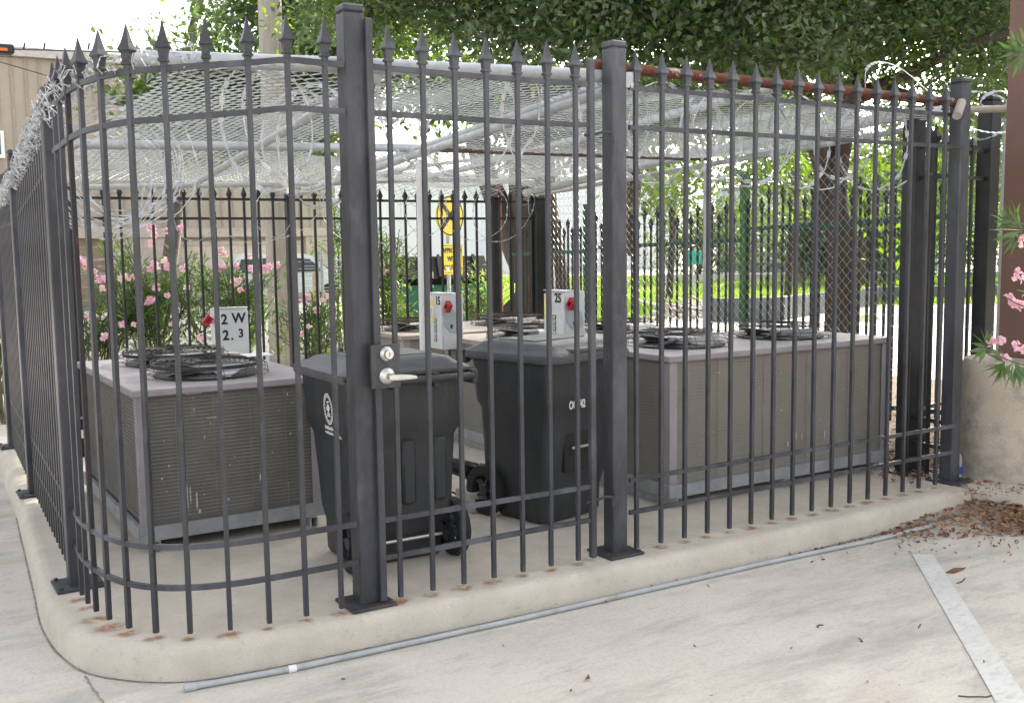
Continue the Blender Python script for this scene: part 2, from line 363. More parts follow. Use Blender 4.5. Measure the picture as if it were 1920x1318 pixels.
def post(root, x, y, h, w=.1, z0=0, rot=0, m=None, plate=.2, cap=True, label=None):
    m = m or IRON; Mx = Matrix.Translation((x, y, 0)) @ Matrix.Rotation(rot, 4, 'Z')
    mb = MB(); mb.bbox(-w / 2, w / 2, -w / 2, w / 2, z0 + .01, h - .021, .005, Mx); o = mb.build('post', m, root)
    if cap:
        c = MB(); c.bbox(-w / 2 - .0022, w / 2 + .0022, -w / 2 - .0022, w / 2 + .0022, h - .02, h + .010, .007, Mx); c.build('post_cap', m, o)
    if plate:
        c = MB(); c.bbox(-plate / 2, plate / 2, -plate / 2, plate / 2, z0 + .001, z0 + .014, .003, Mx); bp = c.build('base_plate', IRONR, o)
        c2 = MB()
        for sx in (-1, 1):
            for sy in (-1, 1):
                p = Mx @ Vector((sx * plate * .4, sy * plate * .4, 0)); c2 = MB(); c2.cyl(p, .009, z0 + .014, z0 + .024, 6); c2.build('bolt', IRONR, bp)
        
    if label: o['label'] = label
    return o
R1, R2, R3, R4 = 2.20, 2.02, .36, .20
TIP = 2.37
stains = []
# gate
gate = thing('iron_gate', (.02, 0, 0), 'black iron gate with steel lever handle and deadbolt between the two tall front posts', 'gate')
for x in (.041, 1.122):
    mb = MB(); mb.bbox(x - .0145, x + .0145, -.015, .015, .018, 2.385 if x < .5 else 2.31, .003); mb.build('stile', IRON, gate)
for i in range(7):
    x = .1213 + .1523 * i
    picket(gate, x, -.003, .02, TIP - .006 * (i * (6 - i)) / 9 + random.uniform(-.004, .004), lean=random.uniform(-.0015, .0015)); stains.append((x, 0))
for z in (R1, R2, R3, R4):
    mb = MB(); pts = [(.056 + (1.051) * t / 8, .0, z - (.0 if z < 1 else .004 * (t * (8 - t)) / 16)) for t in range(9)]; mb.strip(pts, .0165, .0215); mb.build('rail', IRON, gate)
mb = MB(); mb.bbox(.0, .128, -.040, -.0215, .915, 1.095, .002); lp = mb.build('lock_plate', IRON, gate)
AXY = Matrix(((1, 0, 0), (0, 0, 1), (0, -1, 0)))   # local z -> -y? (x,y,z)->(x,z,-y)
def disc_y(mb, x, z, prof, n=28):
    # prof: list (radius, y)
    mb.loft([[Vector((x + r * math.cos(2 * PI * i / n), y, z + r * math.sin(2 * PI * i / n))) for i in range(n)] for r, y in prof])
mb = MB(); disc_y(mb, .066, 1.056, [(.029, -.0405), (.031, -.046), (.026, -.056), (.020, -.060), (.019, -.072), (.017, -.074)]); mb.cur = 1; mb.box(.0645, .0675, -.0755, -.0742, 1.048, 1.064); mb.build('deadbolt', [CHROME, BLACK], lp, smooth='auto')
mb = MB(); disc_y(mb, .066, .966, [(.033, -.0405), (.034, -.045), (.026, -.056), (.013, -.060), (.012, -.092), (.010, -.096)])
mb.loft([[Vector((x, -.088 + dy, .966 + dz - .002 * k)) for dy, dz in ((-.007, -h), (.007, -h), (.009, 0), (.007, h), (-.007, h), (-.009, 0))] for k, (x, h) in enumerate(((.052, .009), (.075, .012), (.11, .0105), (.15, .0085), (.172, .006), (.176, .003)))])
mb.build('lever_handle', CHROME, lp, smooth='auto')
for z in (1.98, .29):
    mb = MB(); mb.tube([(1.142, -.005, z), (1.185, -.012, z + .012), (1.215, -.02, z + .01), (1.225, -.02, z - .01)], .007, 8)
    mb.tube([(1.228, -.02, z - .035), (1.228, -.02, z + .012)], .013, 10); mb.tube([(1.09, -.0, z - .005), (1.14, -.0, z - .005)], .008, 6); mb.build('hinge', IRONR, gate, smooth='auto')
# front run right of the gate
ff = thing('iron_fence', (2.6, 0, 0), 'black iron picket fence in front of the longest grey condenser, right of the gate', 'fence')
PB = (1.289, .045); PCc = (3.895, .095)
post(ff, *PB, 2.40, .084, label='thick iron post right of the gate with scraped paint')
post(ff, *PCc, 2.42, .086, label='dark thick corner post at the right end of the front fence')
for i in range(16):
    x = 1.382 + .1523 * i; y = .0015 * i + (.0 if i < 14 else .004)
    picket(ff, x, y, .02, TIP + .0 + random.uniform(-.004, .004), lean=random.uniform(-.002, .002)); stains.append((x, y))
for z in (R1, R2, R3, R4):
    mb = MB(); mb.bar((1.34, .0, z), (3.845, .03, z), .0165, .0215); mb.build('rail', IRON, ff)
mb = MB(); mb.tube([(1.352, .02, 2.27), (1.352, .02, 2.20)], .03, 12); mb.build('bracket', GALV, ff, smooth='auto')
# curved run left of the gate
fc = thing('iron_fence', (-.7, .3, 0), 'black iron picket fence bending round the left front corner of the concrete pad', 'fence')
PA = (-.012, .055)
post(fc, *PA, 2.43, .086, label='tallest iron post, left of the gate, with patchy blue grey paint')
PL = (-.995, 1.0)
post(fc, *PL, 2.17, .08, label='shorter corner post with a wide bolted base plate')
cpk = [(-.142, .006, 0), (-.294, .004, 0), (-.446, .006, .022), (-.597, .022, .04), (-.738, .070, .055), (-.848, .150, .062), (-.925, .262, .072), (-.972, .405, .080), (-.998, .535, .095), (-1.010, .655, .11), (-1.012, .785, .115)]
for i, (x, y, dr) in enumerate(cpk):
    a = cpk[max(i - 1, 0)]; b = cpk[min(i + 1, len(cpk) - 1)]; rot = math.atan2(b[1] - a[1], b[0] - a[0])
    p_ = picket(fc, x, y, .02, TIP - dr, rot=rot, m=RUSTI if i == 8 else IRON); stains.append((x, y))
    if i == 8: p_['label'] = 'heavily rusted dark red picket'
for z in (R1, R2, R3, R4):
    mb = MB(); pts = [Vector((.0 - .065, .01, z))] + [Vector((x, y, z - (dr if z > 1 else 0))) for x, y, dr in cpk] + [Vector((-1.0, .955, z - (.115 if z > 1 else 0)))]
    sp = []
    for i in range(len(pts) - 1):
        p0 = pts[max(i - 1, 0)]; p1 = pts[i]; p2 = pts[i + 1]; p3 = pts[min(i + 2, len(pts) - 1)]
        for k in range(4):
            t = k / 4; sp.append(.5 * ((2 * p1) + (-p0 + p2) * t + (2 * p0 - 5 * p1 + 4 * p2 - p3) * t * t + (-p0 + 3 * p1 - 3 * p2 + p3) * t ** 3))
    sp.append(pts[-1]); mb.strip(sp, .0165, .0215); mb.build('rail', IRON, fc)
# left side run going back
fl = thing('iron_fence', (-.92, 3.5, 0), 'long black iron picket fence running back along the left edge of the pad', 'fence')
xl = lambda y: -1.0 + (y - 1.0) * .042
y = 1.125; i = 0
lt = lambda y: max(2.02, 2.225 - .085 * (y - 1.0))
PLY = [3.02, 4.80]
while y < 4.75:
    if min(abs(y - q) for q in PLY) > .06: picket(fl, xl(y), y, .02, lt(y), rot=PI / 2, w=.0235)
    y += .118
for q in PLY: post(fl, xl(q), q, lt(q) + .02, .08)
for z in (-.18, -.36, R3, R4):
    zz_ = [(lt(y_) + z) if z < 0 else z for y_ in (1.05, 3.4, 4.78)]
    mb = MB(); mb.strip([(xl(1.05), 1.05, zz_[0]), (xl(3.4), 3.4, zz_[1]), (xl(4.78), 4.78, zz_[2])], .0165, .0215); mb.build('rail', IRON, fl)
# back run
YB = 4.82
fb = thing('iron_fence', (1.8, YB, 0), 'black iron picket fence across the back, oleanders pressing against it', 'fence')
x = xl(4.8) + .12
zr1 = onY(540, 375, YB).z; zr2 = onY(540, 410, YB).z; zt1 = onY(540, 347, YB).z; BP = onY(543, 375, YB).x; BP2 = onY(926, 378, YB).x; BP3 = 3.96
while x < 3.9:
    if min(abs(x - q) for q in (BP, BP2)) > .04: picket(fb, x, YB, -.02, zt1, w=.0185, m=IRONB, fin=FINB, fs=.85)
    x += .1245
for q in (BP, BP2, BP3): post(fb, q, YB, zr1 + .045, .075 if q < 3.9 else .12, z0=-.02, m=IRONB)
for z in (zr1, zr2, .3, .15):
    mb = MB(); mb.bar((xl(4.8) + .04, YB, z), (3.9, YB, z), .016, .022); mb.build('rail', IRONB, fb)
# return panel at right corner
fr = thing('iron_fence', (3.95, .35, 0), 'short dark iron fence return behind the right front corner post', 'fence')
PD = (3.88, .40)
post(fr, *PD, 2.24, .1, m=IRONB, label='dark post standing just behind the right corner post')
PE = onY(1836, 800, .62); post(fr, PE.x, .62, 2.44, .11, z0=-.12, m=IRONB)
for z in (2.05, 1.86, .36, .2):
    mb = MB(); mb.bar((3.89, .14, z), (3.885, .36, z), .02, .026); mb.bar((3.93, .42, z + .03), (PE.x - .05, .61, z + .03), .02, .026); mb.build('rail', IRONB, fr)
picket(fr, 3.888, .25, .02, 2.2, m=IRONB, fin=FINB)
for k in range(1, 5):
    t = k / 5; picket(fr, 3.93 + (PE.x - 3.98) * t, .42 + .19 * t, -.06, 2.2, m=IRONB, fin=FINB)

# stains mesh, a child of the pad
mb = MB(); uv = []
for i, (x, y) in enumerate(stains):
    big = 1.0 + random.uniform(-.3, .5); w = .055 * big; h = .04 * big; cx = x - .01; cy = y - .01
    if -1.0 < x < -.9 and .38 < y < .56: w *= 1.6; h *= 1.6; cy -= .04; cx += .0
    mb.add([(cx - w, cy - h, .003), (cx + w, cy - h, .003), (cx + w, cy + h, .003), (cx - w, cy + h, .003)], [(0, 1, 2, 3)])
so = mb.build('rust_stain', stain_mat(), pad); ul = so.data.uv_layers.new(name='UVMap')
for i in range(len(so.data.loops)): ul.data[i].uv = ((0, 0), (1, 0), (1, 1), (0, 1))[i % 4]

# ------------------------------------------------------------------ green boundary fence beyond the right side
fg = thing('green_iron_fence', (4.7, 3, -.1), 'green railed iron fence with spear topped dark pickets beyond the right side of the cage', 'fence')
def green_run(a, b, zr, zb, n, alt):
    mb = MB(); mb.bar((a.x, a.y, zr[0]), (b.x, b.y, zr[1]), .025, .035); mb.build('rail', GREENI, fg)
    mb = MB(); mb.bar((a.x, a.y, zb[0]), (b.x, b.y, zb[1]), .025, .035); mb.build('rail', GREENI, fg)
    for k in range(n):
        t = (k + .5) / n; z = zr[0] + (zr[1] - zr[0]) * t; top = z + (.36 if k % 2 == 0 else .27); zbm = zb[0] + (zb[1] - zb[0]) * t - .1
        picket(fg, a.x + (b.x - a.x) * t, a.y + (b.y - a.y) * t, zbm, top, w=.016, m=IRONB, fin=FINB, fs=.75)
q0 = Vector((4.80, .75, 0)); q1 = Vector((4.74, 2.76, 0)); q2 = Vector((4.36, 4.55, 0)); q3 = Vector((4.55, 6.3, 0))
green_run(q0, q1, (1.64, 1.58), (.25, .15), 26, 1); green_run(q1, q2, (1.49, 1.43), (.1, .05), 24, 1); green_run(q2, q3, (1.40, 1.36), (0, 0), 20, 1)
for q, h, mm in ((q1, 2.05, GREENY), (q2, 1.86, GREENI), (q0, 2.1, IRONB)):
    mb = MB(); mb.bbox(q.x - .032, q.x + .032, q.y - .032, q.y + .032, -.1, h, .004); mb.build('post', mm, fg)

# ------------------------------------------------------------------ chain link mesh helper
def chainlink(f, U, V, p, r, jit=0.0, skip=None):
    # f(u,v)->Vector ; returns MB
    mb = MB(); nu = int(U / p); nv = int(V / p)
    for i in range(nu):
        pts = []
        for k in range(nv + 1):
            u = (i + ((k + i) % 2)) * p + random.uniform(-jit, jit); v = k * p
            if skip and skip(u, v):
                if len(pts) > 2: mb.tube(pts, r, 3, caps=False)
                pts = []; continue
            pts.append(f(u, v) + Vector((0, 0, .0015 if (k + i) % 2 else -.0015)))
        if len(pts) > 2: mb.tube(pts, r, 3, caps=False)
    return mb
# right side chain link wall, x ~ 3.98..4.02
cl = thing('chain_link_fence', (4.02, 3, 0), 'grey chain link wall with round posts along the right side of the cage', 'fence')
zt = lambda y: 2.18 - .05 * (y - .5)
mb = chainlink(lambda u, v: Vector((4.02 + .01 * math.sin(u * 3), .5 + u, -.02 + v)), 4.35, 2.12, .036, .0015)
for i, (vx, vy, vz) in enumerate(mb.v): mb.v[i] = (vx, vy, min(vz, zt(vy)))
mb.build('wire_mesh', WIRE, cl)
mb = MB(); mb.tube([(4.0, .45, zt(.45)), (4.0, 4.9, zt(4.9))], .021, 10); mb.build('top_rail', GALV, cl, smooth='auto')
for yy in (2.42, 4.85):
    mb = MB(); mb.tube([(4.0, yy, -.05), (4.0, yy, zt(yy) - .01)], .03, 10); mb.build('post', GALV, cl, smooth='auto')

# ------------------------------------------------------------------ cage roof
roof = thing('cage_roof', (1.6, 3, 0), 'pipe framed roof of sagging diamond wire mesh over the condensers', 'cage roof')
def pipe(name, pts, r, m, lab=None, n=14):
    mb = MB(); mb.tube(pts, r, n); o = mb.build(name, m, roof, smooth='auto')
    if lab: o['label'] = lab
    return o
F0 = onY(245, 109, .42); F1 = onY(640, 122, .15); F2 = onY(1128, 143, .12)
pipe('front_pipe', [F0, (F0 + F1) / 2 + Vector((0, 0, .0)), F1, F2], .032, GALV, 'pale grey front roof pipe with open left end')
for t in (.12, .22, .36, .5): 
    p = F0.lerp(F2, t); q = F0.lerp(F2, t + .01); mb = MB(); mb.tube([p, q], .036, 14); mb.build('coupling', GALV, roof, smooth='auto')
G0 = onY(1112, 123, .12); G1 = onY(1785, 192, .12)
pipe('rusty_pipe', [G0, G1], .026, RUST, 'heavily rusted front roof pipe at right')
# rear cross pipes
YP4 = 4.60; YP3 = None
H1 = onY(705, 132, .14); K1 = onY(360, 348, YP4); pipe('rafter_pipe', [H1 + Vector((0, 0, -.03)), K1], .024, GALV)
H2 = onY(1135, 172, .14); K2 = onY(545, 368, YB - .02); pipe('rafter_pipe', [H2, K2], .025, GALV)
H2b = onY(1135, 155, .14); K2b = onY(700, 308, 3.0); pipe('rafter_pipe', [H2b + Vector((.02, 0, 0)), K2b], .022, GALV)
H3 = onY(1450, 166, .14); K3 = onY(790, 337, YP4); pipe('rafter_pipe', [H3, K3], .024, GALV)
P4a = onY(150, 352, YP4); P4b = onX(1000, 341, 3.95); pipe('cross_pipe', [P4a, K1, onY(620, 344, YP4), K3, P4b], .021, GALV)
# where rafter 1 crosses y~273
def param_at(A, B, yy):
    best = min(range(201), key=lambda k: abs(px(A.lerp(B, k / 200))[1] - yy)); return A.lerp(B, best / 200)
X3 = param_at(H1, K1, 275); YP3 = X3.y
pipe('cross_pipe', [onY(120, 271, YP3), onY(480, 275, YP3), onY(820, 279, YP3)], .027, GALV)
pipe('cross_pipe', [onY(820, 279, YP3), onX(1330, 297, 3.95)], .024, mat('brown_rusted_pipe', (.10, .05, .04), (.2, .17, .15), sc=8, rough=.9), 'rust brown cross pipe under the mesh')
# right edge pipe
S0 = onX(1700, 215, 3.9); S1 = onX(1253, 300, 3.9); S2 = onX(985, 363, 3.9)
pipe('side_pipe', [onY(1800, 207, .35), S0, S1, S2], .036, GALV, 'thick pale side pipe along the right edge')
pipe('corner_pipe', [onY(1640, 212, .42), onY(1890, 204, .50)], .024, mat('weathered_pipe', (.32, .28, .26), (.42, .37, .34), sc=9, rough=.8))
mb = MB(); pA = onY(1803, 192, .02); pB = onY(1794, 218, -.03); mb.tube([pA, pB], .026, 12); mb.build('pipe_stub', mat('weathered_pipe', (.3, .3, .3)), roof, smooth='auto')
pipe('support_post', [at(785, 300, 7.6), Vector((*at(785, 300, 7.6).xy, .0))], .023, WHITE, 'white painted vertical support pole')
# roof mesh: bilinear through front pipe and rear pipes
def roofz(x, y):
    if y > YP4 + .1: return roofz(x, YP4 + .1) - (y - YP4 - .1) * .5
    t = (y - .1) / (YP4 - .1)
    zf = 2.165 + .085 * max(0, min(1, (x + .8) / 2.2)) - (.02 * max(0, x - 1.4))
    zb = onY(600, 346, YP4).z + .01 * (x - 1.5)
    z = zf * (1 - t) + zb * t + .03
    sag = .02 * math.sin(PI * ((x + .2) / 1.22 % 1)) + .018 * math.sin(y * 2.3 + x) + .012 * math.sin(x * 5 + 1.3 * y)
    return z - max(0, sag)
def roofskip(u, v):
    x = -.82 + u; y = .12 + v
    if y > 4.8 and (math.sin(x * 9) > .2): return True
    if ((x - 1.15) / .42) ** 2 + ((y - 2.15) / .75) ** 2 < 1: return True
    return (x < -.72 + (y - .12) * .05 - .0) or (x > 3.95)
mb = chainlink(lambda u, v: Vector((-.82 + u + .012 * math.sin(v * 4), .14 + v, roofz(-.82 + u, .14 + v))), 4.8, 4.9, .040, .0031, .004, roofskip)
mb.build('diamond_mesh', WIRE, roof)

# ------------------------------------------------------------------ razor wire
def coil(name, path, R, pitch, label, group, strands=1, jit=.02, seed=1, squash=1.0, r=.0026, barbs=True, start=0, bs=1.0, flat=0):
    rnd = random.Random(seed); mb = MB()
    path = [Vector(p) for p in path]; Ls = [0]
    for a, b in zip(path, path[1:]): Ls.append(Ls[-1] + (b - a).length)
    def at_s(s):
        for i in range(len(path) - 1):
            if s <= Ls[i + 1] or i == len(path) - 2:
                t = (s - Ls[i]) / max(1e-6, Ls[i + 1] - Ls[i]); return path[i].lerp(path[i + 1], t), (path[i + 1] - path[i]).normalized()
    for st in range(strands):
        ph = rnd.uniform(0, 6.28); pts = []; turns = Ls[-1] / pitch; n = int(turns * 22); ph2 = rnd.uniform(0, 6)
        for k in range(n + 1):
            a = 2 * PI * k / 22; s = Ls[-1] * k / n; c, t = at_s(s); side = t.cross(Vector((0, 0, 1))).normalized(); up = Vector((0, 0, 1))
            rr = R * (1 + .12 * math.sin(a * .37 + ph2) + .07 * math.sin(a * 1.73 + ph)); off = t * (pitch * .25 * math.sin(a * .61 + ph))
            P = c + side * ((1 - flat) * rr * math.cos(a + ph)) + t * (flat * rr * math.cos(a + ph)) + up * (rr * squash * math.sin(a + ph)) + off + Vector((rnd.uniform(-jit, jit), rnd.uniform(-jit, jit), rnd.uniform(-jit, jit))) * .3
            pts.append(P)
        mb.tube(pts, r, 3, caps=False, roll=ph)
        if barbs:
            for k in range(0, n, 1):
                a, b = pts[k], pts[k + 1]; t = (b - a).normalized(); nn = t.orthogonal().normalized(); nn.rotate(Matrix.Rotation(rnd.uniform(0, 6), 3, t)); q = a.lerp(b, .5)
                mb.add([q - t * .016 * bs + nn * .007 * bs, q - t * .004, q - t * .016 * bs - nn * .007 * bs, q + t * .016 * bs + nn * .007 * bs, q + t * .004, q + t * .016 * bs - nn * .007 * bs], [(0, 1, 4, 3), (1, 2, 5, 4)])
    return tag(mb.build(name, RAZOR), label, 'razor wire', group)
g = 'razor wire coils on the cage'
coil('razor_wire', [(.12, .30, 2.02), (.6, .30, 2.04), (1.2, .32, 2.06)], .25, .26, 'loose razor wire loops hanging behind the gate', g, 1, seed=3, flat=.8, r=.0042, bs=1.5)
coil('razor_wire', [(-.28, .45, 2.02), (-.02, .62, 1.98), (.3, 1.0, 1.92)], .24, .16, 'razor wire loops hanging just left of the tallest post', g, 1, seed=4, flat=.3, r=.0042, bs=1.5)
coil('razor_wire', [(1.45, .30, 2.03), (2.4, .30, 2.02), (3.6, .32, 2.03)], .23, .21, 'razor wire loops hanging behind the fence right of the gate', g, 1, seed=5, flat=.75, r=.0042, bs=1.5)
coil('razor_wire', [(-.70, .80, 1.88), (-.66, 1.5, 1.86), (-.60, 2.3, 1.82)], .25, .11, 'dense bunch of razor wire loops inside the left front corner', g, 1, seed=8, jit=.03, r=.0026)
coil('razor_wire', [(-.95, .46, 2.17), (-1.0, .7, 2.12), (-1.0, 1.0, 2.06)] + [(xl(q), q, lt(q) - .16) for q in (1.6, 2.5, 3.4, 4.7)], 0.05, .034, 'tangled razor wire packed along the top of the left side fence', g, 1, seed=11, jit=.09, r=.0019, bs=.5)
coil('razor_wire', [(-.98, .50, 2.14), (-.87, .2, 2.16), (-.62, .06, 2.19)], .045, .06, 'thin stray tangle of wire at the bent corner of the top rail', g, 1, seed=12, jit=.06, r=.0018, bs=.5)
coil('razor_wire', [(.3, YB - .2, 1.75), (1.9, YB - .2, 1.76), (3.8, YB - .2, 1.74)], .22, .42, 'sparse wire loops sagging by the back fence', g, 1, seed=21, flat=.7)
def arc(mb, pts2, d0, d1):
    P = [at(x, y, d0 + (d1 - d0) * i / (len(pts2) - 1)) for i, (x, y) in enumerate(pts2)]; sp = []
    for i in range(len(P) - 1):
        p0 = P[max(i - 1, 0)]; p1 = P[i]; p2 = P[i + 1]; p3 = P[min(i + 2, len(P) - 1)]
        for k in range(8):
            t = k / 8; sp.append(.5 * ((2 * p1) + (-p0 + p2) * t + (2 * p0 - 5 * p1 + 4 * p2 - p3) * t * t + (-p0 + 3 * p1 - 3 * p2 + p3) * t ** 3))
    mb.tube(sp, .003, 3, caps=False)
    for a, b in zip(sp[::2], sp[1::2]):
        t = (b - a).normalized(); nn = t.orthogonal().normalized(); q = a
        mb.add([q - t * .018 + nn * .009, q - t * .004, q - t * .018 - nn * .009, q + t * .018 + nn * .009, q + t * .004, q + t * .018 - nn * .009], [(0, 1, 4, 3), (1, 2, 5, 4)])
mb = MB(); arc(mb, [(1622, 165), (1625, 130), (1650, 117), (1690, 130), (1740, 172), (1790, 225), (1840, 246), (1885, 248), (1914, 232), (1905, 205), (1870, 180), (1830, 172)], 6.3, 7.1)
arc(mb, [(1830, 172), (1800, 178), (1790, 205), (1815, 245), (1840, 262), (1890, 240), (1912, 210)], 7.1, 6.8)
arc(mb, [(1770, 150), (1790, 190), (1800, 230)], 6.6, 6.5)
arc(mb, [(1835, 200), (1850, 178), (1880, 172), (1895, 190), (1860, 205), (1838, 190), (1870, 168)], 7.0, 7.1)
tag(mb.build('razor_wire', RAZOR), 'large single razor wire loop sticking out past the right corner posts', 'razor wire', g)

# ------------------------------------------------------------------ condensers
COIL = mat('coil_fins', (.14, .135, .12), (.19, .18, .165), sc=5, rough=.8, c3=(.25, .24, .22), sc3=9, lo3=.6, hi3=.75, stretch=(1, 1, .4))
COILW = mat('coil_guard_wire', (.17, .165, .15), (.27, .26, .24), sc=8, rough=.6)
COIL2 = mat('coil_fins_tan', (.26, .24, .21), (.31, .29, .255), sc=3, rough=.85, bump=.3, bsc=90, c3=(.21, .195, .17), sc3=3, lo3=.52, hi3=.75, stretch=(1.3, 1.3, .35))
SCUFF = mat('scuff_mark', (.36, .35, .33), (.6, .58, .55), sc=60, rough=.8)
GUARDM = mat('guard_black', (.018, .018, .02), (.04, .036, .034), sc=20, rough=.55)
def make_fan(u, x, y, z, R, rust):
    gm = RUSTD if rust else GUARDM
    mb = MB()
    for rr, zz in ((R, .004), (R, .026), (R * .985, .048)): mb.ringt((x, y, z + zz), rr, .0018, 44, 4)
    for rr in [R * (.9 - .1 * k) for k in range(0, 8)]: mb.ringt((x, y, z + .080), rr, .0013, 40, 4)
    for k in range(16):
        a = 2 * PI * k / 16; c, s = math.cos(a), math.sin(a)
        mb.tube([(x + R * c, y + R * s, z), (x + R * c * .985, y + R * s * .985, z + .042), (x + R * .9 * c, y + R * .9 * s, z + .076), (x + R * .2 * c, y + R * .2 * s, z + .08)], .0017, 4)
    g_ = mb.build('fan_guard', gm, u)
    mb = MB(); n = 44; rings = []
    for rr, zz in ((R * .90, .050), (R * .90, .070), (R * .87, .070), (R * .87, .050)): rings.append([Vector((x + rr * math.cos(2 * PI * i / n), y + rr * math.sin(2 * PI * i / n), z + zz)) for i in range(n)])
    mb.loft(rings + [rings[0]], caps=False)
    if x < 1: mb.build('shroud_ring', gm, g_)
    mb = MB(); mb.cyl((x, y, 0), R * .86, z + .003, z + .008, 40); mb.build('fan_opening', BLACK, u)  # black disc in place of the shaded hole under the fan
    mb = MB(); mb.cyl((x, y, 0), .07, z + .012, z + .05, 16)
    for k in range(4):
        a = 2 * PI * k / 4 + .5
        Mx = Matrix.Translation((x, y, z + .03)) @ Matrix.Rotation(a, 4, 'Z') @ Matrix.Rotation(.35, 4, 'X')
        rings = [[Mx @ Vector((r_, s_ * w_, t_)) for s_, t_ in ((-1, -.002), (1, -.002), (1, .002), (-1, .002))] for r_, w_ in ((.06, .03), (.16, .065), (R * .72, .085))]
        mb.loft(rings)
    mb.build('fan_blades', mat('fan_metal', (.35, .36, .37), rough=.4, metal=.5), u, smooth='auto')
def condenser(x0, x1, y0, y1, h, label, coilm, cab, fans, R=.325, wires=True, rust=False, z0=.06, wm=None):
    u = thing('condenser_unit', ((x0 + x1) / 2, (y0 + y1) / 2, 0), label, 'air conditioner', 'condensing units inside the cage')
    mb = MB(); mb.bbox(x0 - .02, x1 + .02, y0 - .02, y1 + .02, h - .035, h, .005); mb.build('top_panel', cab, u)
    for cx, sx in ((x0, 1), (x1, -1)):
        for cy, sy in ((y0, 1), (y1, -1)):
            mb = MB(); w = .055
            xa, xb = sorted((cx, cx + sx * w)); ya, yb = sorted((cy, cy + sy * .006)); mb.box(xa, xb, ya, yb, z0 + .07, h - .036)
            xa, xb = sorted((cx, cx + sx * .006)); ya, yb = sorted((cy + sy * .0065, cy + sy * w)); mb.box(xa, xb, ya, yb, z0 + .07, h - .036); mb.build('corner_post', cab, u)
    mb = MB(); mb.box(x0 + .02, x1 - .02, y0 + .02, y1 - .02, z0 + .02, h - .037); body = mb.build('coil', coilm, u)
    if wires:
        mb = MB(); z = z0 + .10; n_ = 0
        while z < h - .05:
            b = .004 * math.sin(z * 90)
            mb.bar((x0 + .055, y0 + .014, z), (x1 - .055, y0 + .014, z), .003, .0042); mb.bar((x0 + .014, y0 + .055, z), (x0 + .014, y1 - .055, z), .003, .0042); z += .0185
        for k in range(1, 5):
            xx = x0 + (x1 - x0) * k / 5; mb.bar((xx, y0 + .010, z0 + .08), (xx, y0 + .010, h - .05), .003, .003)
        mb.build('coil_guard', wm or COILW, u)
    mb = MB()
    for a, b in (((x0 - .012, y0 - .008), (x1 + .012, y0 - .008)), ((x0 - .012, y1), (x1 + .012, y1)), ((x0 - .004, y0 + .01), (x0 - .004, y1 - .01)), ((x1, y0 + .01), (x1, y1 - .01))):
        mb.bar((*a, z0 + .035), (*b, z0 + .035), .02, .07)
    mb.build('base_rail', mat('base_rail_steel', (.24, .255, .27), (.34, .355, .37), sc=9, rough=.5), u)
    n_ = max(2, int((x1 - x0) / .8) + 1)
    for k in range(n_):
        xx = x0 + .06 + (x1 - x0 - .12) * k / (n_ - 1)
        mb = MB(); mb.box(xx - .02, xx - .016, y0 - .02, y1 + .05, .001, .058); mb.box(xx + .016, xx + .02, y0 - .02, y1 + .05, .001, .058); mb.box(xx - .0155, xx + .0155, y0 - .02, y1 + .05, .054, .058); mb.build('foot', GALV, u)
    for fx, fy in fans: make_fan(u, fx, fy, h, R, rust)
    return u
u1 = condenser(-.64, .30, 1.33, 2.88, .81, 'grey condenser with two fan cages behind the bent left corner of the fence', COIL, MAUVE, [(-.17, 1.77), (-.17, 2.48)])
u2 = condenser(2.05, 3.87, .55, 1.5, .86, 'longest grey condenser behind the fence right of the gate', COIL2, MAUVE, [(2.52, 1.02), (3.38, 1.02)], wm=mat('coil_guard_tan', (.21, .195, .17), (.30, .28, .25), sc=6, rough=.7))
u3 = condenser(2.0, 3.8, 2.2, 3.12, .80, 'condenser behind the right bin, in front of the rearmost one', COIL2, TAN, [(2.45, 2.62), (3.3, 2.62)], rust=True)
u4 = condenser(1.75, 3.5, 3.32, 4.3, .80, 'rearmost condenser, next to the white support pole', COIL2, TAN, [(2.12, 3.8), (2.98, 3.8)], rust=True, wires=False)
def scuffs(u, pts, face, seed=1):
    rnd = random.Random(seed); mb = MB(); co = [c for c in bpy.data.objects if c.parent == u and c.name.startswith('coil') and not c.name.startswith('coil_g')][0]
    off = world_of(co).inverted()
    for (x, z, w, h) in pts:
        k = 6; top = [(x + w * i / k, face, z + rnd.uniform(-.15, .15) * h + h / 2) for i in range(k + 1)]; bot = [(a[0], face, z - h / 2 + rnd.uniform(-.3, .3) * h) for a in top]
        mb.add(top + bot, [(i, k + 1 + i, k + 2 + i, i + 1) for i in range(k)])
    me = co.data; v0 = [tuple(v.co) for v in me.vertices]; f0 = [tuple(q.vertices) for q in me.polygons]; n0 = len(v0)
    me2 = bpy.data.meshes.new('coil'); me2.from_pydata(v0 + [tuple(off @ Vector(v)) for v in mb.v], [], f0 + [tuple(i + n0 for i in f) for f in mb.f]); me2.materials.append(me.materials[0]); me2.materials.append(SCUFF)
    me2.polygons.foreach_set('material_index', [0] * len(f0) + [1] * len(mb.f)); me2.update(); co.data = me2
rnd = random.Random(4)
scuffs(u1, [(-.43 + .015 * k, .26, .006, .11 - .01 * k) for k in range(3)] + [(-.37, .22, .008, .09), (-.36, .17, .012, .02), (-.22, .21, .02, .01), (-.04, .30, .01, .04), (-.4, .77, .08, .005), (-.3, .64, .05, .004)] + [(rnd.uniform(-.55, .2), rnd.uniform(.2, .75), rnd.uniform(.002, .008), rnd.uniform(.002, .014)) for _ in range(34)], 1.339)
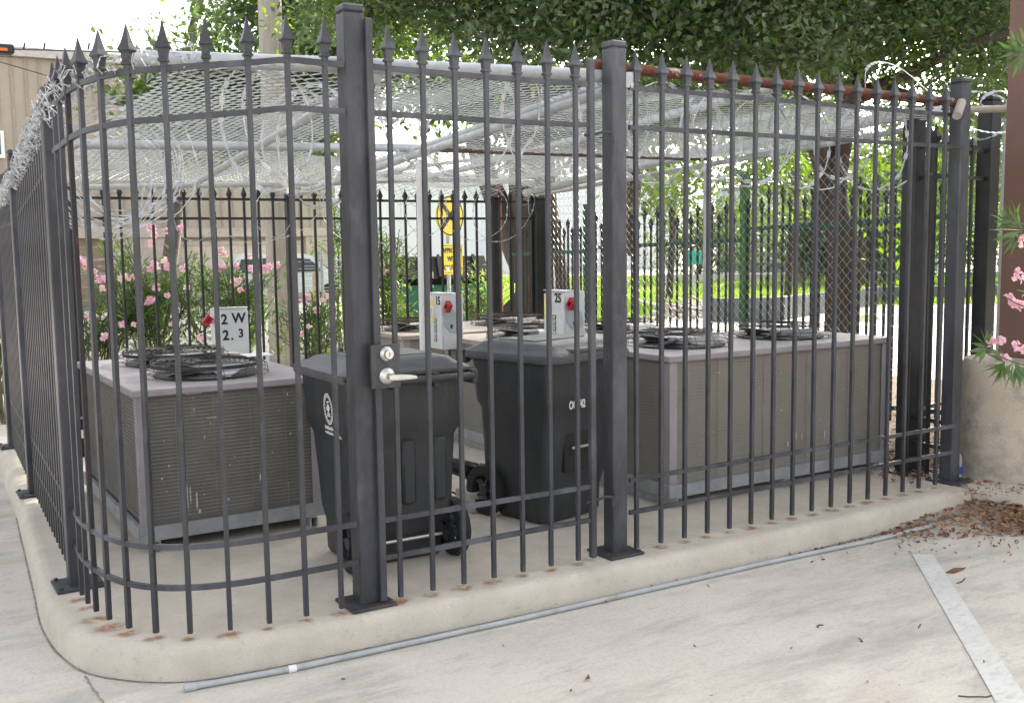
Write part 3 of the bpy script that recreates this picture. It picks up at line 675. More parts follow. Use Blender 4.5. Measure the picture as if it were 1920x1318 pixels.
scuffs(u2, [(2.4, .74, .03, .004), (2.92, .47, .01, .01), (3.05, .3, .008, .05), (3.1, .29, .008, .04), (2.98, .26, .01, .03), (3.3, .28, .01, .05), (3.5, .42, .008, .01)] + [(rnd.uniform(2.15, 3.8), rnd.uniform(.2, .75), rnd.uniform(.002, .009), rnd.uniform(.002, .012)) for _ in range(34)], .559, 2)
mb = MB(); mb.box(-.02, .12, 1.52, 1.66, .885, .889, Matrix.Identity(4)); pp = mb.build('paper_scrap', WHITE); tag(pp, 'white scrap of paper lying on the front fan cage of the left condenser', 'paper')
pp.location = (0, 0, .0295)

# ------------------------------------------------------------------ wheeled bins
def rrect(w0, w1, d0, d1, r, z, n=6):
    pts = []
    for (cx, cy, a0) in ((w1 - r, d1 - r, 0), (w0 + r, d1 - r, PI / 2), (w0 + r, d0 + r, PI), (w1 - r, d0 + r, 1.5 * PI)):
        for k in range(n + 1):
            a = a0 + PI / 2 * k / n; pts.append(Vector((cx + r * math.cos(a), cy + r * math.sin(a), z)))
    return pts
def make_bin(loc, yaw, label, H=.88):
    # local frame: back (wheels, handle) at y=0, front at +y, centred x
    b = thing('wheeled_bin', loc, label, 'trash bin', 'black wheeled bins')
    def add(mb, name, m, parent=b, smooth='auto', bevel=0):
        me_o = mb.build(name, m, None, smooth, bevel); me_o.parent = parent; return me_o
    mb = MB()
    R_ = lambda w, d0, d1, r, z: rrect(-w / 2, w / 2, d0, d1, r, z)
    mb.loft([R_(.455, .13, .50, .05, .012), R_(.47, .12, .515, .06, .03), R_(.475, .10, .52, .06, .17), R_(.50, .04, .54, .06, .24), R_(.515, .035, .555, .06, .42), R_(.53, .03, .57, .06, .55), R_(.535, .03, .575, .06, .60), R_(.575, .015, .60, .06, .64), R_(.585, .01, .605, .06, .72), R_(.60, .005, .615, .06, H - .035), R_(.635, -.01, .635, .065, H - .03), R_(.635, -.01, .635, .065, H - .004)])
    body = add(mb, 'body', BLACKP)
    # back rib panels and recess
    mb = MB()
    for sx in (-.16, .0, .16): mb.bbox(sx - .035, sx + .035, .010, .05, .30, .60, .012)
    add(mb, 'back_rib', BLACKP)
    mb = MB(); mb.tube([(-.20, .09, .115), (.20, .09, .115)], .009, 10); add(mb, 'axle', CHROME)
    for sx in (-1, 1):
        w = MB(); n = 30; prof = [(.085, -.028), (.11, -.03), (.135, -.024), (.142, 0), (.135, .024), (.11, .03), (.085, .028)]
        rings = []
        for i in range(n + 1):
            a = 2 * PI * i / n; k = 1 + (.02 if i % 2 else 0); rings.append([Vector((sx * .262 + y_, .09 + r_ * (k if r_ > .13 else 1) * math.cos(a), .142 + r_ * (k if r_ > .13 else 1) * math.sin(a))) for r_, y_ in prof])
        w.loft(rings, caps=False, closed=True); wh = add(w, 'wheel', RUBBER)
        h = MB(); h.loft([[Vector((sx * .262 + y_, .09 + r_ * math.cos(2 * PI * i / 16), .142 + r_ * math.sin(2 * PI * i / 16))) for i in range(16)] for r_, y_ in ((.028, -.026), (.03, .0), (.028, .026))])
        for k in range(5):
            a = 2 * PI * k / 5; h.bar((sx * .262, .09 + .02 * math.cos(a), .142 + .02 * math.sin(a)), (sx * .262, .09 + .09 * math.cos(a), .142 + .09 * math.sin(a)), .03, .012)
        add(h, 'hub', BLACKP, wh)
    # lid: domed
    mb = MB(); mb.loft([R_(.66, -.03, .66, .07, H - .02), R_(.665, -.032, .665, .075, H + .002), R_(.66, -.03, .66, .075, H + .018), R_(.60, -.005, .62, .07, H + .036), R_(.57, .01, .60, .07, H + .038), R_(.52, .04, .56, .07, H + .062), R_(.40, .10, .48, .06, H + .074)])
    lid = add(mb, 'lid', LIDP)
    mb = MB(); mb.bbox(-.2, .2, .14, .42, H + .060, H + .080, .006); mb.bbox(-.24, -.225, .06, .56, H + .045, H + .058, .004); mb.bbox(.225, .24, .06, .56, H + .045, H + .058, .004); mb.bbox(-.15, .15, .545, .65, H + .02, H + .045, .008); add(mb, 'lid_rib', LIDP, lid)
    # handle at back
    mb = MB(); mb.tube([(-.29, -.0, H - .035), (-.29, -.075, H - .02), (-.27, -.09, H - .015), (.27, -.09, H - .015), (.29, -.075, H - .02), (.29, .0, H - .035)], .017, 10)
    for sx in (-.3, -.1, .1, .3): mb.bbox(sx - .015, sx + .015, -.085, .0, H - .055, H + .012, .004)
    add(mb, 'handle', BLACKP)
    mb = MB(); mb.tube([(-.33, -.028, H + .008), (.33, -.028, H + .008)], .013, 8); add(mb, 'hinge_rod', BLACKP, lid)
    # front grab bar on a black panel painted as a shaded recess
    mb = MB(); mb.tube([(-.09, .576, .41), (.09, .576, .41)], .0085, 8); add(mb, 'grab_bar', CHROME)
    mb = MB(); mb.bbox(-.13, .13, .535, .563, .28, .54, .006); add(mb, 'front_recess', BLACK)
    b.matrix_basis = Matrix.Translation(Vector(loc)) @ Matrix.Rotation(yaw, 4, 'Z')
    return b
def put_local(mb, parent, name, m, Mloc):
    o = mb.build(name, m); o.parent = parent; o.data.transform(Mloc); return o
b1 = make_bin((.365, .375, 0), 0, 'black wheeled bin with a white oval emblem, standing with its handle toward the gate', H=.905)
b2 = make_bin((1.37, 1.17, 0), PI + math.radians(13), 'black wheeled bin marked OC 742 in front of the right condenser', H=.90)
def ltext(name, s, size, Mloc, m, parent, wx=1.0):
    o = text(name, s, size, (0, 0, 0), (1, 0, 0), (0, 1, 0), m, parent); o.matrix_basis = Matrix.Identity(4); o.data.transform(Mloc @ Matrix.Diagonal((wx, 1, 1, 1))); return o
# emblem on left side (local -x face) of bin 1
def face_M(P, X, Y):
    X = Vector(X).normalized(); Y = Vector(Y).normalized(); Z = X.cross(Y).normalized(); Mt = Matrix((X, Y, Z)).transposed().to_4x4(); Mt.translation = Vector(P); return Mt
nx = math.atan2(.015, .15)
Mf = face_M((-.2985, .24, .745), (0, -1, 0), (-.07, 0, 1))
PRINT = mat('white_print', (.72, .72, .70), rough=.6)
mb = MB(); n = 32
def oval(mb, rx0, ry0, rx1, ry1, z):
    mb.loft([[Vector((rx * math.cos(2 * PI * i / n), ry * math.sin(2 * PI * i / n), z)) for i in range(n)] for rx, ry in ((rx0, ry0), (rx1, ry1))], caps=False)
oval(mb, .054, .074, .049, .069, .001); oval(mb, .041, .060, .037, .056, .001)
for i in range(26):
    a = 2 * PI * i / 26; c, s = math.cos(a), math.sin(a); mb.box(.045 * c - .0022, .045 * c + .0022, .0645 * s - .003, .0645 * s + .003, .0008, .0014)
mb.box(-.02, .02, -.035, -.028, .0008, .0014); mb.box(-.016, .016, -.024, -.018, .0008, .0014); mb.tube([(-.018, .0, .001), (.0, .022, .001), (.018, .004, .001), (.004, -.008, .001), (-.014, -.002, .001)], .003, 4); mb.tube([(-.01, .03, .001), (.012, .036, .001)], .004, 4); mb.box(-.006, .006, -.015, .012, .0008, .0014)
put_local(mb, b1, 'emblem', PRINT, Mf)
ltext('lettering', 'For More Information', .022, face_M((-.290, .235, .652), (0, -1, 0), (-.1, 0, 1)), PRINT, b1, .72)
ltext('lettering', 'www.houstonsolidwaste.org', .024, face_M((-.2875, .22, .628), (0, -1, 0), (-.5, 0, 1)), PRINT, b1, .66)
ltext('lettering', 'OC 742', .062, face_M((.075, .6045, .645), (-1, 0, 0), (0, .05, 1)), PRINT, b2, .62)

# ------------------------------------------------------------------ disconnect boxes
def sbox(loc, w, dp, h, yaw, label, num=None, lever=-1):
    # local: front faces -y, width x, depth y
    b = thing('disconnect_box', loc, label, 'electrical box', 'white disconnect boxes')
    def add(mb, name, m, parent=b):
        o = mb.build(name, m, None, 'auto'); o.parent = parent; return o
    mb = MB(); mb.bbox(-w / 2, w / 2, .0, dp, 0, h, .003); add(mb, 'enclosure', WHITEB)
    mb = MB(); mb.bbox(-w / 2 - .003, w / 2 + .003, -.012, -.001, .004, h - .02, .002); mb.bbox(-w / 2 - .005, w / 2 + .005, -.016, dp * .5, h + .0005, h + .006, .002); dr = add(mb, 'door', WHITEB)
    mb = MB(); mb.tube([(lever * (w / 2 + .004), dp * .4, h * .72), (lever * (w / 2 + .05), dp * .3 - .02, h * .78)], .006, 8)
    s = Matrix.Translation((lever * (w / 2 + .05), dp * .3 - .02, h * .78)) @ Matrix.Rotation(.7, 4, 'Y')
    [mb.bbox(*q, .003, s) for q in ((-.028, -.013, -.03, .008, -.036, .036), (.013, .028, -.03, .008, -.036, .036), (-.0128, .0128, -.03, .008, -.036, -.018), (-.0128, .0128, -.03, .008, .018, .036), (-.0128, .0128, -.01, .004, -.0178, .0178))]; add(mb, 'lever', REDP)
    mb = MB(); mb.bar((0, dp + .022, -(loc[2] - .001)), (0, dp + .022, h * .8), .041, .04); add(mb, 'strut', GALV)
    mb = MB(); mb.cyl((0, -.018, 0), .006, h * .93, h * .94, 8); add(mb, 'latch', CHROME)
    b.matrix_basis = Matrix.Translation(Vector(loc)) @ Matrix.Rotation(yaw, 4, 'Z'); return b
pw = at(436, 668, 7.95); sb1 = sbox((pw.x, pw.y, pw.z - .02), .25, .11, .385, 0, 'white electrical box lettered 2 W 2.3 behind the left condenser')
fm = lambda x, z: face_M((x, -.0128, z), (1, 0, 0), (0, 0, 1))
for s_, x_, z_, sz in (('2', -.055, .30, .105), ('W', .055, .305, .105), ('2', -.048, .18, .105), ('.', .0, .178, .10), ('3', .068, .19, .09)): ltext('lettering', s_, sz, fm(x_, z_), BLACK, sb1, .95)
mb = MB(); hx = [Vector((-.128, -.02 + 0 * i, 0)) for i in range(1)]
def labels(b, num, w, h):
    mb = MB(); mb.box(-w / 2 + .004, -w / 2 + .092, -.0135, -.0128, h * .50, h * .86); l = put_local(mb, b, 'warning_label', YEL2, Matrix.Identity(4))
    mb = MB(); mb.box(-w / 2 + .018, -w / 2 + .079, -.0145, -.0137, h * .56, h * .78); put_local(mb, l, 'label_panel', WHITE, Matrix.Identity(4))
    mb = MB(); mb.tube([(-w / 2 + .035, -.0148, h * .62), (-w / 2 + .06, -.0148, h * .70), (-w / 2 + .048, -.0148, h * .74)], .002, 4); mb.box(-w / 2 + .028, -w / 2 + .07, -.0152, -.0146, h * .58, h * .59); put_local(mb, l, 'label_print', REDP, Matrix.Identity(4))
    ltext('lettering', num, .085, face_M((.052, -.0128, h * .87), (1, 0, 0), (0, 0, 1)), BLACK, b, .9)
    mb = MB()
    for k in range(5): mb.box(.0 - .012, .028, -.0138, -.0128, h * .56 - .036 * k - .03, h * .56 - .036 * k)
    put_local(mb, b, 'letter_label', BLACK, Matrix.Identity(4))
    for k, ch in enumerate('HOUSE'): ltext('lettering', 'HODWD'[k], .032, face_M((.008, -.0142, h * .56 - .036 * k - .015), (1, 0, 0), (0, 0, 1)), WHITE, b)
    # hexagonal side flap on the right-hand side (local +x)
    mb = MB(); hx = [(.03, .20), (.07, .145), (.13, .13), (.165, .175), (.15, .26), (.09, .33), (.03, .30)]
    mb.loft([[Vector((x_, y_ - .02, z_ * h / .44)) for y_, z_ in hx] for x_ in (w / 2 + .002, w / 2 + .008)]); mb.build
    o = mb.build('side_flap', mat('flap_grey', (.42, .44, .46), (.48, .5, .52), rough=.5)); o.parent = b
    mb = MB(); mb.box(w / 2 + .0085, w / 2 + .011, .06, .075, h * .38, h * .45); o = mb.build('flap_slot', BLACK); o.parent = b
p15 = at(831, 655, 7.75); sb2 = sbox((p15.x - .02, p15.y + .06, p15.z), .20, .17, .41, -PI / 2, 'white electrical box numbered 15 with a red lever, beside the white support pole', lever=1); labels(sb2, '15', .20, .41)
p25 = at(1062, 640, 6.95); sb3 = sbox((p25.x - .02, p25.y + .10, p25.z - .03), .23, .16, .36, -PI / 2, 'white electrical box numbered 25 with a red lever, above the right bin', lever=1); labels(sb3, '25', .23, .36)

# ------------------------------------------------------------------ small things on the ground
a = onZ(345, 1290, GZ + .013); b_ = onZ(548, 1253, GZ + .013); c_ = onZ(960, 1163, GZ + .013); d_ = onZ(1440, 1054, GZ + .013); e_ = onZ(1640, 1012, GZ + .013); f_ = onZ(1752, 985, GZ + .013)
cp = thing('loose_conduit', (1.4, -.17, GZ), 'long thin grey conduit lying on the pavement along the kerb', 'pipe')
CONDM = mat('grey_conduit', (.36, .39, .40), (.44, .46, .47), sc=8, rough=.45, c3=(.3, .27, .25), sc3=12)
mb = MB(); mb.tube([a, b_, c_, d_, e_, f_], .0115, 10); mb.build('tube', CONDM, cp, smooth='auto')
t_ = (b_ - a).normalized(); mb = MB(); mb.tube([a - t_ * .0, a + t_ * .045], .0155, 12); mb.build('end_fitting', GALV, cp, smooth='auto')
mb = MB(); mb.tube([b_ - t_ * .015, b_ + t_ * .015], .0145, 12); mb.build('coupling', WHITE, cp, smooth='auto')
LITTER = [mat('dry_leaf_brown', (.26, .12, .07), (.42, .22, .12), sc=40, rough=.9), mat('dry_leaf_tan', (.38, .23, .12), (.48, .33, .2), sc=40, rough=.9), mat('dry_leaf_dark', (.14, .06, .04), (.22, .11, .065), sc=40, rough=.9)]
def leaf(mb, P, s, rz, tilt, curl):
    R3 = Matrix.Rotation(rz, 3, 'Z') @ Matrix.Rotation(tilt, 3, 'X') @ Matrix.Rotation(random.uniform(-.5, .5), 3, 'Y'); w = s * random.uniform(.25, .42)
    vs = [Vector((-s, 0, 0)), Vector((-.2 * s, -w, curl)), Vector((-.1 * s, 0, 0)), Vector((-.2 * s, w, curl)), Vector((s, 0, curl * .6)), Vector((.5 * s, -w * .7, curl)), Vector((.5 * s, w * .7, curl))]
    mb.add([R3 @ v + P for v in vs], [(0, 1, 2), (0, 2, 3), (2, 1, 5, 4), (2, 4, 6, 3)])
mb = MB()
def litter(n, fn, s0=.012, s1=.032, h=.03):
    for _ in range(n):
        x, y, z = fn(); mb.cur = random.choice((0, 0, 0, 1, 2, 2)); leaf(mb, Vector((x, y, z + .006 + random.random() * h)), random.uniform(s0, s1), random.uniform(0, 6.28), random.uniform(-.5, .5), random.uniform(-.004, .01))
def corner_pile():
    # image wedge beside the kerb corner
    while True:
        u, v = random.random(), random.random()
        x = 1640 + 330 * (u ** .6); yk = 1000 - (x - 1640) * .36 if x < 1805 else 941 + (x - 1805) * .24
        ye = 1010 + (x - 1640) * .02 if x < 1760 else 1008 - max(0, (x - 1850)) * .03
        y = yk + (ye - yk) * (v ** 1.5) + random.uniform(-2, 2)
        P = onZ(x, y, GZ)
        pile = max(0, .05 * (1 - v)) * sstep((x - 1700) / 90)
        return P.x, P.y, GZ + pile
litter(1150, corner_pile, h=.02)
def alongkerb():
    x = random.uniform(1.0, 3.4) ** 1.0; return x, -.165 - abs(random.gauss(0, .02)), GZ
litter(90, alongkerb, .008, .02, .005)
def scat(): P = onZ(random.uniform(1500, 1925), 1000 + abs(random.gauss(0, 22)), GZ); return P.x, P.y, GZ
litter(130, scat, .006, .018, .002)
def scat2(): P = onZ(random.uniform(300, 1900), random.uniform(1100, 1318), GZ); return P.x, P.y, GZ
litter(16, scat2, .006, .014, .002)
def behind(): return random.uniform(3.55, 4.5), random.uniform(.15, 1.2), -.0
litter(500, behind, h=.02)
def behind2(): return random.uniform(4.0, 6.0), random.uniform(.45, 3.2), -.02
litter(1400, behind2, h=.03)
def behind3(): P = onZ(random.uniform(1800, 1935), random.uniform(890, 930), 0); return P.x, P.y, -.004
litter(170, behind3, .008, .022, .004)
tag(mb.build('leaf_litter', LITTER), kind='stuff')
SOIL = mat('mulch_soil', (.10, .065, .045), (.2, .14, .10), sc=9, rough=1, bump=1, bsc=40, c3=(.3, .24, .17), sc3=14)
mb = MB(); mb.add([(3.88, .452, -.03), (9.0, .452, -.03), (8.0, 3.8, -.05), (3.885, 6.7, -.06)], [(0, 1, 2, 3)]); tag(mb.build('soil_bed', SOIL), kind='structure')
P = onZ(1790, 1071, GZ); mb = MB(); mb.loft([[P + Vector((x, y + .008 * math.sin(x * 90), z)) for y, z in ((-w, .002), (w, .002), (w * .4, h), (-w * .5, h))] for x, w, h in ((-.055, .004, .005), (-.03, .016, .014), (.0, .018, .016), (.035, .014, .012), (.07, .006, .006), (.095, .002, .004))])
tag(mb.build('bark_piece', mat('bark_piece', (.12, .05, .03), (.2, .1, .06), sc=50, rough=.9)), 'dark red brown strip of bark lying beside the white painted line', 'bark')
for (xx, yy, ln, an, lb) in ((1805, 1089, .05, .3, 'thin curved twig just below the bark strip'), (1535, 1172, .02, .2, 'tiny dark twig left of the white line, nearer the kerb'), (1724, 1173, .02, 0, 'short dark twig close to the left edge of the white line'), (1832, 1305, .06, -.6, 'reddish bent twig on the painted line near the picture bottom'), (1615, 1200, .018, 1.0, 'tiny hooked twig in the open pavement')):
    P = onZ(xx, yy, GZ + .004); mb = MB(); mb.tube([P + Vector((t * ln * math.cos(an) - 0, t * ln * math.sin(an) + .012 * (t * t) * random.choice((-1, 1, .5)), 0)) for t in (-1, -.5, 0, .5, 1)], .0025, 5)
    tag(mb.build('twig', mat('twig_brown', (.10, .06, .045), rough=.9)), lb, 'twig', 'twigs on the pavement')
P = onZ(1101, 1276, GZ); mb = MB(); leaf(mb, P + Vector((0, 0, .006)), .018, .3, .2, .008); leaf(mb, P + Vector((.01, .005, .008)), .014, 1.3, -.2, .008)
tag(mb.build('dry_leaf', LITTER[0]), 'single dark red dry leaf on the open pavement at bottom centre', 'leaf')
# bottle
P = onZ(1795, 897, 0); mb = MB(); mb.sqlathe([(.028, .0), (.032, .006), (.031, .06), (.032, .11), (.026, .14), (.012, .165), (.012, .185)], (P.x + .02, P.y + .02, -.002), 14, 0, 1)
bt = thing('plastic_bottle', (P.x + .02, P.y + .02, 0), 'clear plastic bottle with a blue label beside the column base', 'bottle')
GL = mat('clear_plastic', (.6, .66, .72), rough=.15); GL.node_tree.nodes['Principled BSDF'].inputs['Transmission Weight'].default_value = .5
mb.build('bottle_body', GL, bt, smooth='auto'); mb = MB(); mb.cyl((P.x + .02, P.y + .02, 0), .0328, .03, .075, 14); mb.build('bottle_label', mat('blue_label', (.03, .08, .4), rough=.4), bt, smooth='auto')
# bricks and insulated line set beside the right bin
for k in range(2):
    P = onZ(893, 968, 0); mb = MB(); mb.bbox(P.x - .0, P.x + .10, P.y + .06, P.y + .24, .002 + .058 * k, .056 + .058 * k, .004)
    tag(mb.build('concrete_block', mat('block_grey', (.35, .34, .32), (.44, .43, .40), sc=20, rough=.95)), ('grey block on the pad by the right bin wheel, lower of the two' if k == 0 else 'grey block by the right bin wheel, upper of the two'), 'block', 'blocks on the pad')
mb = MB(); P = at(875, 880, 6.1)
mb.tube([P + Vector((-.25, .1, .02)), P + Vector((-.08, .02, .03)), P, P + Vector((.10, -.02, -.02)), P + Vector((.14, .1, -.1))], .045, 10, rs=[.03, .05, .055, .05, .035])
for k in range(7):
    q = P + Vector((-.02 + .025 * k, -.05, -.03)); mb.tube([q, q + Vector((.01, -.01, -.10 - .03 * (k % 3)))], .01, 5, rs=[.016, .002])
mb.tube([P + Vector((-.1, 0, -.12)), P + Vector((0, -.03, -.17)), P + Vector((.13, 0, -.16))], .006, 6)
tag(mb.build('pipe_insulation', mat('torn_black_foam', (.012, .012, .014), rough=.35)), 'torn black insulated pipe hanging between the two bins', 'pipe')
# black gadget seen between left pickets
P = at(158, 845, 7.6); mb = MB(); mb.bbox(P.x - .08, P.x + .08, P.y - .04, P.y + .05, .0, .26, .01); mb.cur = 1; mb.box(P.x - .03, P.x + .03, P.y - .045, P.y - .041, .14, .2); mb.cur = 0; mb.bbox(P.x - .1, P.x + .1, P.y - .06, P.y + .07, .26, .28, .004)
tag(mb.build('rodent_box', [BLACK, WHITE]), 'small black box with a white label behind the left side of the left condenser', 'box')

# column and its concrete base
cb = Vector((4.47, -.02, 0))
Pc = onZ(1875, 905, -.004); 
cbx, cby = 4.36, .02
mb = MB(); n = 32; mb.sqlathe([(.295, -.004), (.297, .05), (.288, .30), (.282, .62), (.278, .70), (.262, .735), (.235, .742)], (cbx, cby, 0), n, 0, 1)
tag(mb.build('column_base', BASEC, smooth='auto'), 'round stained concrete base under the brown column at the right edge', 'concrete base')
mb = MB(); mb.bbox(cbx - .01, cbx + .16, cby - .14, cby + .08, .742, 4.2, .006, None); tag(mb.build('steel_column', BROWN), 'brown square steel column standing on the round concrete base', 'column')
P = onY(1878, 560, 1.4); mb = MB(); mb.tube([(P.x, 1.4, -.1), (P.x, 1.4, 2.42)], .035, 10); mb.bbox(P.x - .045, P.x + .045, 1.355, 1.445, 2.42, 2.45, .006); tag(mb.build('steel_post', GALV, smooth='auto'), 'tall grey round post just left of the brown column', 'post')
#SPLIT2
# ------------------------------------------------------------------ foliage helpers
def leafmesh(name, P, D, Nn, Ln, Wd, m, parent=None, mi=None, shape=.42):
    n = len(P); S = np.cross(D, Nn); S /= np.linalg.norm(S, axis=1)[:, None] + 1e-9
    L_ = Ln[:, None]; W_ = Wd[:, None]
    v = np.empty((n, 4, 3)); v[:, 0] = P; v[:, 1] = P + D * L_ * shape - S * W_ + Nn * W_ * .35; v[:, 2] = P + D * L_; v[:, 3] = P + D * L_ * shape + S * W_ + Nn * W_ * .35
    me = bpy.data.meshes.new(name); me.vertices.add(n * 4); me.vertices.foreach_set('co', v.reshape(-1))
    idx = (np.arange(n)[:, None] * 4 + np.array([0, 1, 2, 0, 2, 3])[None]).reshape(-1)
    me.loops.add(n * 6); me.loops.foreach_set('vertex_index', idx.astype(np.int32)); me.polygons.add(n * 2)
    me.polygons.foreach_set('loop_start', (np.arange(n * 2) * 3).astype(np.int32)); me.polygons.foreach_set('loop_total', np.full(n * 2, 3, np.int32))
    ms = m if isinstance(m, (list, tuple)) else [m]
    for q in ms: me.materials.append(q)
    if mi is not None: me.polygons.foreach_set('material_index', np.repeat(mi, 2).astype(np.int32))
    me.update(calc_edges=True); o = bpy.data.objects.new(name, me); col.objects.link(o)
    if parent: setparent(o, parent)
    return o
def unit(v): return v / (np.linalg.norm(v, axis=1)[:, None] + 1e-9)
def cloud(name, ells, m, parent, per=26, clus=.16, ln=.055, wd=.012, dens=8, shell=.55, probs=None, droop=.25, keep=None):
    # ells: (center, (rx,ry,rz), weight)
    Ps = []
    for (c, r, w) in ells:
        vol = 4 / 3 * PI * r[0] * r[1] * r[2]; k = max(3, int(vol * dens * w))
        u = unit(rng.normal(size=(k, 3))); rad = (shell + (1 - shell) * rng.random(k)) ** .8 * (1 + .18 * rng.normal(size=k)); Ps.append(np.array(c)[None] + u * rad[:, None] * np.array(r)[None])
    Cc = np.concatenate(Ps); 
    if keep is not None: Cc = Cc[keep(Cc)]
    n = len(Cc) * per
    base = np.repeat(Cc, per, 0); sz = np.repeat(.6 + .8 * rng.random(len(Cc)), per)
    off = rng.normal(size=(n, 3)) * clus * sz[:, None] * np.array([1, 1, .7]); P = base + off
    D = unit(off / clus + rng.normal(size=(n, 3)) * .9 - np.array([0, 0, droop])); Nn = unit(rng.normal(size=(n, 3)) * .7 + np.array([0, 0, .8])); Nn = unit(Nn - D * (D * Nn).sum(1)[:, None])
    L_ = ln * (.65 + .7 * rng.random(n)); W_ = wd * (.7 + .6 * rng.random(n))
    mi = None
    if isinstance(m, (list, tuple)):
        cl = rng.choice(len(m), size=len(Cc), p=probs); mi = np.repeat(cl, per)
    return leafmesh(name, P, D, Nn, L_, W_, m, parent, mi), Cc
def limb(mb, pts, r0, r1, n=9, wob=.04):
    P = [Vector(p) for p in pts]; sp = []
    for i in range(len(P) - 1):
        p0 = P[max(i - 1, 0)]; p1 = P[i]; p2 = P[i + 1]; p3 = P[min(i + 2, len(P) - 1)]
        for k in range(6):
            t = k / 6; sp.append(.5 * ((2 * p1) + (-p0 + p2) * t + (2 * p0 - 5 * p1 + 4 * p2 - p3) * t * t + (-p0 + 3 * p1 - 3 * p2 + p3) * t ** 3))
    sp.append(P[-1]); rs = [r0 + (r1 - r0) * i / (len(sp) - 1) for i in range(len(sp))]
    rs = [r * (1 + random.uniform(-wob, wob)) for r in rs]; mb.tube(sp, 0, n, rs=rs)
def twigs(mb, starts, ends, r=.008):
    for a, b in zip(starts, ends):
        a = Vector(a); b = Vector(b); mid = (a + b) / 2 + Vector((random.uniform(-.1, .1), random.uniform(-.1, .1), random.uniform(-.05, .15))); limb(mb, [a, mid, b], r, r * .35, 4)

# --- big live oak over the right half (forked trunk seen behind the chain link)
ot = at(1578, 640, 10.4); t2 = thing('oak_tree', (ot.x, ot.y, gz(ot.x, ot.y)), 'large oak with forked dark trunk behind the chain link wall, canopy over the right half', 'tree', 'oak trees')
T = lambda x, y, d: at(x, y, d)
mb = MB()
limb(mb, [Vector((ot.x, ot.y, gz(ot.x, ot.y) - .1)), T(1578, 560, 10.4), T(1582, 470, 10.4), T(1562, 380, 10.4), T(1570, 290, 10.4), T(1590, 200, 10.3)], .17, .115, 12, .05)
limb(mb, [T(1570, 420, 10.4), T(1545, 320, 10.4), T(1525, 250, 10.2), T(1500, 160, 10.0), T(1440, 60, 9.6)], .11, .07, 10)
limb(mb, [T(1590, 210, 10.3), T(1620, 110, 10.4), T(1660, 0, 10.5), T(1700, -140, 10.6)], .11, .06, 10)
limb(mb, [T(1500, 160, 10.0), T(1400, 90, 9.2), T(1250, 40, 8.6), T(1050, 0, 8.2)], .085, .04, 9)
limb(mb, [T(1595, 190, 10.2), T(1530, 110, 9.4), T(1460, 60, 8.6), T(1380, 0, 8.0)], .09, .05, 9)
limb(mb, [T(1600, 180, 10.2), T(1700, 140, 9.6), T(1800, 90, 9.2), T(1900, 60, 9.0)], .07, .035, 9)
limb(mb, [T(1590, 200, 10.2), T(1660, 170, 9.8), T(1740, 190, 9.6), T(1820, 230, 9.4)], .05, .02, 8)
trunk2 = mb.build('trunk', BARK, t2, smooth=True)
def E(x, y, d, rx, ry, rz, w=1): return (tuple(at(x, y, d)), (rx, ry, rz), w)
ells = [E(1487, 50, 11.4, .9, 1.0, .6, .8), E(1580, 60, 12.2, .9, 1.0, .6, .8), E(1400, 60, 11.0, .9, .9, .5, .8), E(700, 10, 9.6, .7, .8, .42), E(830, -30, 9.2, .9, .9, .62), E(960, 10, 8.8, .8, .8, .55), E(1090, 10, 8.4, .8, .8, .50), E(1200, 20, 8.2, .8, .8, .55), E(1330, 30, 8.2, .8, .8, .62), E(1450, 20, 8.6, .8, .8, .65),  # first three clumps added behind the canopy to block sun on the slab
        E(1560, -10, 9.0, .8, .8, .62), E(1670, 30, 9.4, .7, .8, .55), E(1770, -20, 9.6, .7, .7, .6), E(1900, 30, 9.2, .5, .6, .55, .8), E(1840, 130, 9.8, .45, .5, .40, .7), E(1800, 60, 11, .9, .8, .6, .6), E(1870, 250, 11.5, .35, .5, .6, .6), E(1960, 120, 12.5, 1.2, 1.0, .9, .8), E(2080, 60, 12, 1.3, 1.1, 1.0, .8), E(2150, 180, 12, 1.1, 1.1, .8, .8), E(1730, 150, 10.2, .45, .5, .3, .55),  # clumps centred past the right edge added to block the low sun
        E(760, -220, 9.5, 1.5, 1.3, .8, .7), E(1050, -230, 9, 1.6, 1.4, .9, .7), E(1350, -230, 8.8, 1.7, 1.5, 1.0, .7), E(1650, -260, 9.4, 1.7, 1.5, 1.0, .6), E(1950, -240, 9.2, 1.3, 1.2, .9, .5),
        E(900, -500, 9.5, 2.0, 1.6, .9, .35), E(1400, -520, 9.5, 2.4, 1.8, 1.0, .35), E(1900, -500, 9.5, 1.8, 1.6, .9, .3)]
cr1, cc = cloud('crown', ells, [LEAFD, LEAFM, LEAFY], t2, per=36, clus=.15, ln=.072, wd=.0185, dens=92, shell=.3, probs=[.66, .22, .12])
